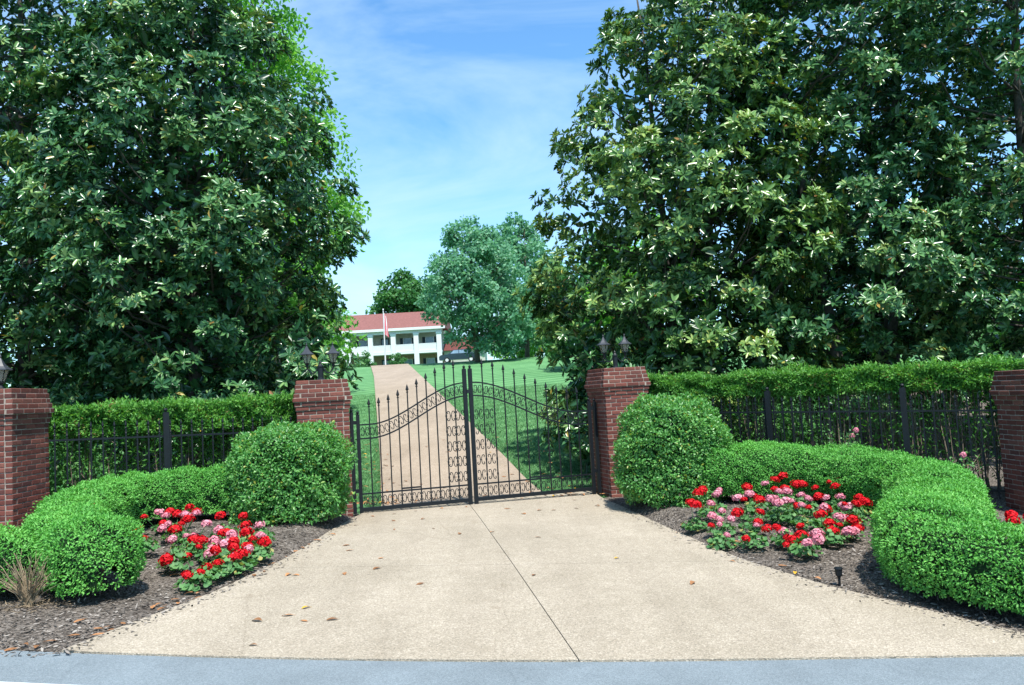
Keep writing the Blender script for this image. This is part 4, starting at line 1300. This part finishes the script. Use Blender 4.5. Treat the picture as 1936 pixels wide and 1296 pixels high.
def magnolia(x, y, prof, nclump, label, seed, stems=((0, 0),), r0=.15, nros=19, leaf=.175, shift=None, hgt=None, squash=1.0, mat='magnolia', inner=11):
    """rosettes of long stiff leaves at the ends of many short boughs"""
    rg = np.random.default_rng(seed)
    g = h(x, y)
    root = empty('magnolia_tree', (x, y, g)); tag(root, label, 'tree', 'magnolias behind the fences')
    hgt = hgt or prof[-1][0] - .6
    tb = MB(); trunks = []
    for k, (ox, oy) in enumerate(stems):
        tp = trunk_points(hgt * rg.uniform(.9, 1), (ox * 3.5, oy * 3), seed + k)
        tp = [(p[0] + ox, p[1] + oy, p[2]) for p in tp]
        rr = [r0 * (1.35 if q == 0 else 1) * (1 - .86 * q / 8) for q in range(9)]
        tb.tube(tp, rr, 9); trunks.append(tp)
    C, u = crown_centres(prof, nclump, .42, rg, squash)
    if shift: C[:, 0] += np.interp(C[:, 2], [s[0] for s in shift], [s[1] for s in shift])
    for q in range(0, nclump, 2):
        c = C[q]; tp = trunks[int(np.argmin([np.linalg.norm((at_height(t, max(.6, c[2] - .6)) - c)[:2]) for t in trunks]))]
        dist = np.linalg.norm((at_height(tp, c[2]) - c)[:2])
        if c[2] < 3.4 and dist > 1.0 and rg.random() < .8: continue
        s0 = at_height(tp, max(.35, min(hgt - .3, c[2] - min(.42 * dist, .30 * c[2]))))
        mid = s0 * .45 + c * .55 + np.array([0, 0, -.10 * dist]) + rg.normal(0, .10, 3)
        m2 = s0 * .2 + c * .8 + np.array([0, 0, -.07 * dist]) + rg.normal(0, .06, 3)
        tb.tube([s0, mid, m2, c], [.010 + .009 * dist, .008 + .005 * dist, .007 + .002 * dist, .004], 4, cap=False)
    tr = tb.build('trunk', M['bark'], root, smooth=True)
    # rosettes
    Rp = []; Ra = []; Rv = []
    for q in range(nclump):
        c = C[q]; m_ = int(nros * rg.uniform(.6, 1.4) * (1.0 if u[q] > .45 else .7))
        out = np.array([c[0], c[1], 0.0]); out = out / (np.linalg.norm(out) + 1e-6)
        d = unit(rg.normal(size=(m_, 3)) + out * .75 + [0, 0, .25])
        rc = rg.uniform(.30, .62)
        p = c + d * np.array([1.15, 1.15, .72]) * rc * (rg.random((m_, 1)) ** .4)
        Rp.append(p); Ra.append(unit(d * .8 + out * .45 + [0, 0, .65])); Rv.append(np.full(m_, rg.normal(0, .13)))
    Rp = np.concatenate(Rp); Ra = np.concatenate(Ra); Rv = np.concatenate(Rv)
    ok = Rp[:, 2] > .45
    Rp, Ra, Rv = Rp[ok], Ra[ok], Rv[ok]
    nl_ = 9; m_ = len(Rp)
    e1 = unit(np.cross(Ra, unit(rg.normal(size=(m_, 3))))); e2 = np.cross(Ra, e1)
    P = []; D = []; N = []; rv = []
    for k in range(nl_):
        a = k * 2.39996 + rg.normal(0, .25, m_)
        tilt = rg.uniform(.15, .85, m_) * (1 - .3 * (k < 3)) + .1
        rad = e1 * np.cos(a)[:, None] + e2 * np.sin(a)[:, None]
        d = rad * np.cos(tilt)[:, None] + Ra * np.sin(tilt)[:, None] + [0, 0, -.12]
        P.append(Rp + rad * .012 - Ra * (.03 * k / nl_)); D.append(d); N.append(Ra + rg.normal(0, .22, (m_, 3))); rv.append(np.clip(.47 + Rv * 1.3 + rg.normal(0, .20, m_), 0, .94))
    P = np.concatenate(P); D = np.concatenate(D); N = np.concatenate(N); rv = np.concatenate(rv)
    odd = rg.random(len(rv)) < .016; rv[odd] = rg.uniform(.965, 1, odd.sum())
    L_ = leaf * rg.uniform(.72, 1.15, len(P))
    V, F = leaves(P, D, N, L_, L_ * rg.uniform(.31, .41, len(P)), .22, True, .10)
    # added large leaves inside the crown, coloured dark as shade to close gaps
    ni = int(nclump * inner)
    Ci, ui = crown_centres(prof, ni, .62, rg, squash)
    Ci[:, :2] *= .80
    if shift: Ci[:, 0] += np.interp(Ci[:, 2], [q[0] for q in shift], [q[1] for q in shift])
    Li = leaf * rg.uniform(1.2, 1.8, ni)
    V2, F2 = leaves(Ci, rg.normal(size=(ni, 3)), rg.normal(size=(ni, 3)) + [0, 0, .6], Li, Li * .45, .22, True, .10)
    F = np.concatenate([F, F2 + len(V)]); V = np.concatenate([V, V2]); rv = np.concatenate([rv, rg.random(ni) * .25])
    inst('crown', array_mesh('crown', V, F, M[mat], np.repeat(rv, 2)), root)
    return root

def leafy_tree(name, x, y, prof, nclump, nleaf, leaf, mat, label, seed, group=None, r0=.18, rc=(.5, .95), bias=.45, bark='bark2', z=None, shift=None, squash=1.0, cat='tree', limbs=True, hexa=True):
    rg = np.random.default_rng(seed)
    g = h(x, y) if z is None else z
    root = empty(name, (x, y, g)); tag(root, label, cat, group)
    hgt = prof[-1][0] * .93
    tp = trunk_points(hgt, (rg.normal(0, .2), rg.normal(0, .2)), seed)
    tb = MB(); tb.tube(tp, [r0 * (1.3 if q == 0 else 1) * (1 - .88 * q / 8) for q in range(9)], 8)
    C, u = crown_centres(prof, nclump, bias, rg, squash)
    if shift: C[:, 0] += np.interp(C[:, 2], [s[0] for s in shift], [s[1] for s in shift])
    if limbs:
        for c in C[::2]:
            dist = np.linalg.norm(c[:2])
            s0 = at_height(tp, max(prof[0][0] * .7 + .1, min(hgt - .4, c[2] - .55 * dist - .1)))
            mid = s0 * .45 + c * .55 + rg.normal(0, .1, 3)
            tb.tube([s0, mid, c], [r0 * .10 + .010 * dist, r0 * .08 + .004 * dist, .008], 4, cap=False)
    tb.build('trunk', M[bark], root, smooth=True)
    P = []; rv = []; OUT = []
    for q in range(nclump):
        m_ = int(nleaf * rg.uniform(.6, 1.4))
        d = unit(rg.normal(size=(m_, 3))); r_ = rg.uniform(*rc)
        P.append(C[q] + d * [1.1, 1.1, .75] * r_ * rg.random((m_, 1)) ** .5); OUT.append(d); rv.append(np.clip(.5 + rg.normal(0, .12) + rg.normal(0, .2, m_), 0, 1))
    P = np.concatenate(P); rv = np.concatenate(rv); OUT = np.concatenate(OUT); m_ = len(P)
    D = rg.normal(size=(m_, 3)) + OUT * .4 + [0, 0, -.35]; N = rg.normal(size=(m_, 3)) * .6 + OUT * .35 + [0, -.15, .8]
    L_ = leaf * rg.uniform(.7, 1.3, m_)
    V, F = leaves(P, D, N, L_ * (1 if hexa else 1.12), L_ * (.62 if hexa else .78), .15, hexa, .05)
    inst('crown', array_mesh('crown', V, F, M[mat], np.repeat(rv, 2)), root)
    return root

# magnolias
magnolia(-6.95, 17.0, [(.7, 1.4), (1.4, 2.3), (3, 2.5), (4.2, 3.0), (5.2, 3.4), (7, 3.3), (8.4, 2.8), (10, 1.8), (11.5, 1.2), (13, .4)], 410,
         'dark glossy magnolia with one bare trunk, left of the gate nearest the drive', 31, r0=.17)
magnolia(-11.4, 18.2, [(.5, 2.2), (1.4, 3.3), (5, 3.7), (8, 3.5), (11, 3.3), (13.5, 2.4), (15.5, .8)], 400,
         'dark glossy magnolia filling the left edge of the picture', 32, r0=.2)
magnolia(4.1, 18.2, [(.5, 2.2), (1.2, 3.0), (2.6, 3.6), (4.5, 3.4), (6.8, 3.3), (8.2, 2.6), (9.6, 2.1), (11, 1.5), (12.6, .6)], 390,
         'sunlit magnolia with two grey stems, right of the drive behind the pillar lantern', 33, stems=((-.15, 0), (.22, .1)), r0=.13, shift=[(0, -.1), (6, 0), (9, .35), (11, .7), (13, 1.0)], mat='magnolia_sunlit')
magnolia(8.0, 18.0, [(.6, 1.7), (1.6, 2.6), (3, 2.9), (5, 2.5), (7, 2.6), (9, 2.8), (11, 2.7), (13, 2.2), (14.6, .8)], 330,
         'tall open magnolia with dark double trunk, second right of the drive', 34, inner=4, stems=((-.45, 0), (.5, .15)), r0=.19)
magnolia(11.3, 16.6, [(.8, 1.8), (2, 2.7), (5, 2.7), (8, 2.7), (11, 2.6), (13, 1.9), (15, .8)], 330,
         'loose dark magnolia cut off by the right edge', 35, inner=4, r0=.2)
magnolia(9.9, 20.5, [(2, 1.8), (5, 2.6), (9, 3.0), (12, 2.8), (15, 2.0), (17, .6)], 190,
         'dark magnolia standing behind the gap before the right edge', 38, inner=3, r0=.2, nros=13, leaf=.21)
# low magnolia suckers behind the gate pillars
magnolia(1.75, 16.4, [(.25, .5), (.6, .85), (1.4, 1.0), (2.2, .75), (2.9, .25)], 34, 'low leafy magnolia bough behind the right gate leaf', 36, r0=.04, nros=11, leaf=.18)
magnolia(-4.05, 15.4, [(.9, .35), (1.5, .65), (2.2, .8), (2.9, .6), (3.5, .2)], 28, 'low leafy magnolia bough behind the left pillar lantern', 37, r0=.04, nros=11, leaf=.18)

# bright deciduous tree behind the left magnolia
leafy_tree('deciduous_tree', -8.3, 27.5, [(2.2, .8), (4, 1.7), (5.5, 2.5), (7, 3.1), (8.5, 2.9), (10, 2.6), (12.5, 2.0), (15.5, 1.4), (17, .6)], 150, 135, .18, 'decid',
           'bright green deciduous tree peeking out behind the left magnolia', 41, 'trees beyond the gate', r0=.25)
leafy_tree('deciduous_tree', -8.9, 33.0, [(.5, .7), (1.6, 1.0), (3, 1.0), (4.2, .7), (5.0, .3)], 34, 130, .15, 'decid',
           'small light green tree beside the drive, under the left magnolia edge', 42, 'trees beyond the gate', r0=.08)
# blue-green pair by the house and a round oak behind the roof
leafy_tree('deciduous_tree', -2.75, 60.5, [(.9, 1.6), (1.8, 3.4), (4.6, 4.4), (7.0, 3.9), (9.2, 2.6), (11.2, .7)], 210, 110, .26, 'decid_far',
           'blue green broad tree on the upper lawn hiding the house end', 43, 'trees beyond the gate', r0=.2, rc=(.5, 1.0), shift=[(0, 1.5), (2, 1.2), (4.5, .3), (8, 0), (11, -.3)], hexa=False)
leafy_tree('deciduous_tree', 1.3, 72.0, [(1.2, 3.0), (4, 4.4), (8, 3.8), (11, 2.7), (13.3, .8)], 150, 105, .30, 'decid_far',
           'blue green narrow-topped tree behind, right of the broad one', 44, 'trees beyond the gate', r0=.22, rc=(.5, 1.0), hexa=False)
leafy_tree('oak_tree', -16.6, 126, [(4, 4.0), (8, 5.6), (12, 5.4), (15, 3.4), (16.6, 1.2)], 120, 130, .5, 'oak',
           'dark round tree rising behind the red roof', 45, 'trees beyond the gate', r0=.4, rc=(.9, 1.7), hexa=False)
# darker trees closing the view behind the magnolias
BACK = [(.6, 84, 6.5, 'gap between the garage and the blue green trees'), (4.5, 66, 7, 'lawn edge right of the blue green trees'), (5.0, 90, 8, 'gap beyond the upper lawn'), (-11.0, 38, 8, 'drive side behind the left magnolia'), (-11.5, 25.5, 6.5, 'gap under the two left magnolias'), (-23, 30, 10, 'left edge far behind everything'), (-15.5, 29, 9, 'left edge behind the two magnolias'), (-12.0, 34, 8, 'gap between the two left magnolias'), (-19, 24, 8, 'far left corner behind the magnolia'),
        (6.2, 33, 7.5, 'gap behind the two-stemmed magnolia'), (11.5, 30, 8.0, 'gap right of the two-stemmed magnolia'), (16.5, 29, 7.6, 'gap before the right edge magnolia'), (21, 27, 7.5, 'right edge behind the last magnolia'), (5.2, 46, 8, 'lawn edge far behind the two-stemmed magnolia')]
for k, (x, y, hh, where) in enumerate(BACK):
    leafy_tree('background_tree', x, y, [(.2, 1.8), (1.2, 2.8), (hh * .5, 3.0), (hh * .8, 1.9), (hh, .5)], 75, 105, .24, 'oak' if k % 3 else 'decid',
               'green background tree seen in the ' + where if 'gap' in where else 'green background tree at the ' + where, 60 + k, 'trees closing the view', r0=.15, rc=(.5, .9), hexa=False)
# shrubs glimpsed under the crowns
SHRUBS = [(-9.6, 22.5, 2.0, 1.2, 'clipped pale shrub under the left magnolias'), (-5.2, 19.6, 1.3, .9, 'dark shrub at the trunk foot, left of the drive'), (6.4, 21.5, 2.6, 1.5, 'bright shrub under the two-stemmed magnolia'), (9.6, 22, 2.8, 1.5, 'bright shrub between the right magnolia trunks'), (13.2, 19.5, 2.8, 1.4, 'bright shrub under the right edge magnolia'), (2.6, 16.6, 1.2, .8, 'dark shrub just behind the right gate pillar'),
          (-8.5, 14.6, 1.4, 1.0, 'dark low shrub between the shorter hedge and magnolia trunk'), (5.4, 15.3, 1.5, 1.0, 'dark low shrub behind the long hedge')]
for k, (x, y, hh, r_, lb) in enumerate(SHRUBS):
    leafy_tree('shrub', x, y, [(.1, r_ * .7), (hh * .4, r_), (hh * .8, r_ * .7), (hh, .2)], 26, 120, .09, 'oak' if k in (1, 5, 6, 7) else 'decid', lb, 90 + k, 'shrubs under the magnolias', r0=.04, rc=(.25, .5), cat='shrub')

# ------------------------------------------------------------------ the house on the hill
HY = 100.0
def house():
    z0 = 5.55
    root = empty('house', (0, HY, z0)); tag(root, 'white two-storey house with columned porch and red roof on the hill', 'house')
    x0, x1 = -27.0, -9.0
    mb = MB(); mb.box(x0, x1, 2.4, 10, -.5, 2.6); mb.build('lower_wall', M['brickwall'], root)
    mb = MB(); mb.box(x0, x1, 2.4, 10, 2.6, 5.35); mb.build('upper_wall', M['wall'], root)
    # roof
    e = .55; ze = 5.65; zr = 8.3; ym = 5.2
    mb = MB()
    mb.add([(x0 - e, -.6, ze), (x1 + e, -.6, ze), (x1 + e, ym, zr), (x0 - e, ym, zr), (x0 - e, 11, ze), (x1 + e, 11, ze),
            (x0 - e, -.6, ze - .12), (x1 + e, -.6, ze - .12), (x0 - e, 11, ze - .12), (x1 + e, 11, ze - .12)],
           [(0, 1, 2, 3), (3, 2, 5, 4), (0, 6, 7, 1), (4, 5, 9, 8), (6, 8, 9, 7), (1, 7, 9, 5, 2), (0, 3, 4, 8, 6)])
    rf = mb.build('roof', M['roof'], root)
    mb = MB(); mb.box(x0 - e, x1 + e, -.68, -.604, ze - .30, ze + .03); mb.build('fascia', M['white'], rf)
    mb = MB(); mb.box(x0, x1, -.25, .25, 5.0, 5.5); mb.build('frieze', M['white'], root)
    mb = MB(); mb.box(x0, x1, -.3, 2.398, 5.36, 5.5); mb.build('porch_ceiling', M['white'], root)
    mb = MB(); mb.box(x0, x1, -.30, 2.398, 2.36, 2.62); mb.build('balcony_floor', M['white'], root)
    for k in range(7):
        xc = -9.32 - k * 2.93
        if xc < x0 + .2: continue
        c = MB(); c.box(xc - .30, xc + .30, -.34, .26, -.5, 5.0); c.box(xc - .36, xc + .36, -.40, .32, 4.75, 4.98); c.box(xc - .36, xc + .36, -.40, .32, -.5, -.1)
        c.build('column', M['white'], root)
        xa, xb = xc - 2.93 + .302, xc - .302
        mb = MB(); mb.box(xa, xb, -.12, -.04, 3.50, 3.60); mb.box(xa, xb, -.12, -.04, 2.66, 2.74)
        nb = 22
        for q in range(nb):
            xx = xa + (xb - xa) * (q + .5) / nb
            mb.box(xx - .048, xx + .048, -.11, -.05, 2.74, 3.50)
        mb.build('railing', M['white'], root)
        xm = (xa + xb) / 2
        for (zl, zh) in ((.25, 1.75), (3.0, 4.55)):
            if k == 2:      # the doors
                d = MB(); d.box(xm - .55, xm + .55, 2.33, 2.395, zl - .3, zh + .15); dr = d.build('door', M['shutter'], root)
                d = MB(); d.box(xm - .4, xm + .4, 2.31, 2.329, zl + .5, zh); d.build('pane', M['glass'], dr)
                continue
            f_ = MB(); f_.box(xm - .58, xm + .58, 2.34, 2.395, zl - .07, zh + .07); w_ = f_.build('window', M['white'], root)
            for (pa, pb) in ((zl, (zl + zh) / 2 - .03), ((zl + zh) / 2 + .03, zh)):
                g_ = MB(); g_.box(xm - .5, xm + .5, 2.325, 2.339, pa, pb); g_.build('pane', M['glass'], w_)
            for s in (-1, 1):
                t_ = MB(); t_.box(xm + s * .78 - .19, xm + s * .78 + .19, 2.33, 2.395, zl - .05, zh + .05); t_.build('shutter', M['shutter'], root)
    # garage wing
    w = empty('garage', (0, HY + 1.5, z0)); tag(w, 'low garage wing with shaded red roof beside the white house', 'garage')
    gx0, gx1 = -8.9, -3.6
    mb = MB(); mb.box(gx0, gx1, 0, 8, -.5, 2.55); mb.build('wall', M['wall'], w)
    mb = MB()
    mb.add([(gx0, -.5, 2.55), (gx1 + .4, -.5, 2.55), (gx1 + .4, 4, 4.5), (gx0, 4, 4.5), (gx0, 8.5, 2.55), (gx1 + .4, 8.5, 2.55)],
           [(0, 1, 2, 3), (3, 2, 5, 4), (0, 4, 5, 1), (1, 5, 2), (0, 3, 4)])
    mb.build('roof', M['roof_shade'], w)
    for k in range(2):
        xa = -8.6 + k * 2.5
        d = MB(); d.box(xa, xa + 2.1, -.04, -.002, -.5, 1.75); dd = d.build('garage_door', M['wall'], w)
        for q in range(4):
            p_ = MB(); p_.box(xa + .1, xa + 2.0, -.055, -.041, -.45 + q * .54, -.45 + q * .54 + .48); p_.build('panel', M['wall'], dd)
    return root
house()

def flagpole():
    x, y = -12.25, 75.0
    root = empty('flagpole', (x, y, h(x, y) - .06)); tag(root, 'white flagpole before the house porch', 'flagpole')
    mb = MB(); mb.tube([(0, 0, -.05), (0, 0, 5.6)], [.075, .045], 10); mb.build('pole', M['pole'], root)
    mb = MB(); mb.lathe([(.02, 5.6), (.07, 5.65), (.08, 5.70), (.05, 5.76), (.005, 5.79)], 8); mb.build('ball', M['pole'], root)
    f = empty('flag', (x + .06, y - .02, root.location.z + 5.4)); tag(f, 'limp red and white flag hanging on the flagpole', 'flag')
    V = []; nz = 22; nx_ = 12
    for a in range(nz):
        t = a / (nz - 1)
        for b_ in range(nx_):
            u = b_ / (nx_ - 1)
            V.append((u * (.18 + .22 * t), .07 * math.sin(u * 14 + t * 2) * (.4 + t), -t * 2.1 - u * .35))
    mb = MB(); mb.add(V, [(a * nx_ + b_, a * nx_ + b_ + 1, (a + 1) * nx_ + b_ + 1, (a + 1) * nx_ + b_) for a in range(nz - 1) for b_ in range(nx_ - 1)])
    mb.build('cloth', M['flag'], f, smooth=True)
flagpole()

# cone shrubs at the porch
for (x, lb) in ((-17.6, 'dark cone-shaped shrub at the porch, left of the flagpole'), (-13.85, 'dark cone-shaped shrub at the porch, right of the flagpole')):
    leafy_tree('cone_shrub', x, 93.5, [(.1, 1.25), (.8, 1.15), (1.6, .7), (2.4, .15)], 30, 110, .16, 'oak', lb, 120 + int(-x), 'cone shrubs before the porch', r0=.05, rc=(.25, .45), cat='shrub')

def parked_car():
    x, y = -6.3, 92.0
    z = h(x, y) + .55
    root = empty('parked_car', (x, y, z), 0); tag(root, 'dark parked car half hidden by the lawn crest before the garage', 'car')
    prof = [(-2.3, .35), (-2.32, .75), (-2.1, .95), (-1.2, 1.02), (-.55, 1.50), (.85, 1.54), (1.75, 1.05), (2.25, .95), (2.32, .6), (2.3, .35)]
    low = [(-2.3, .35), (-2.32, .75), (-2.1, .95), (-1.25, 1.02), (1.8, 1.04), (2.25, .95), (2.32, .6), (2.3, .35)]
    mb = MB(); n_ = len(low); V = [(p[0], s, p[1]) for s in (-.86, .86) for p in low]
    mb.add(V, [tuple(range(n_ - 1, -1, -1)), tuple(range(n_, 2 * n_))] + [(k, (k + 1) % n_, n_ + (k + 1) % n_, n_ + k) for k in range(n_)]); mb.build('body', M['car'], root)
    cab = [(-1.25, 1.02), (-.6, 1.50), (.8, 1.54), (1.75, 1.04)]
    V = [(p[0], s * (.84 - (p[1] - 1.02) * .28), p[1] + .002) for s in (-1, 1) for p in cab]; n_ = 4
    mb = MB(); mb.add(V, [(3, 2, 1, 0), (4, 5, 6, 7)] + [(k, (k + 1) % n_, n_ + (k + 1) % n_, n_ + k) for k in range(n_)]); mb.build('cabin', M['car'], root)
    for (xa, xb) in ((-.95, -.02), (.06, 1.2)):
        mb = MB(); yy = lambda zz: -(.84 - (zz - 1.02) * .28) - .006
        mb.add([(xa, yy(1.08), 1.08), (xb, yy(1.08), 1.08), (min(xb, .72), yy(1.45), 1.45), (max(xa, -.58), yy(1.45), 1.45)], [(0, 1, 2, 3)]); mb.build('side_window', M['glass'], root)
    for sx in (-1.4, 1.42):
        for s in (-.78, .78):
            mb = MB(); v = []
            mb.tube([(sx, s - .1, .33), (sx, s + .1, .33)], .33, 16); wh = mb.build('wheel', M['tyre'], root)
            mb = MB(); mb.tube([(sx, s - .108, .33), (sx, s + .108, .33)], .19, 12); mb.build('rim', M['pole'], wh)
parked_car()
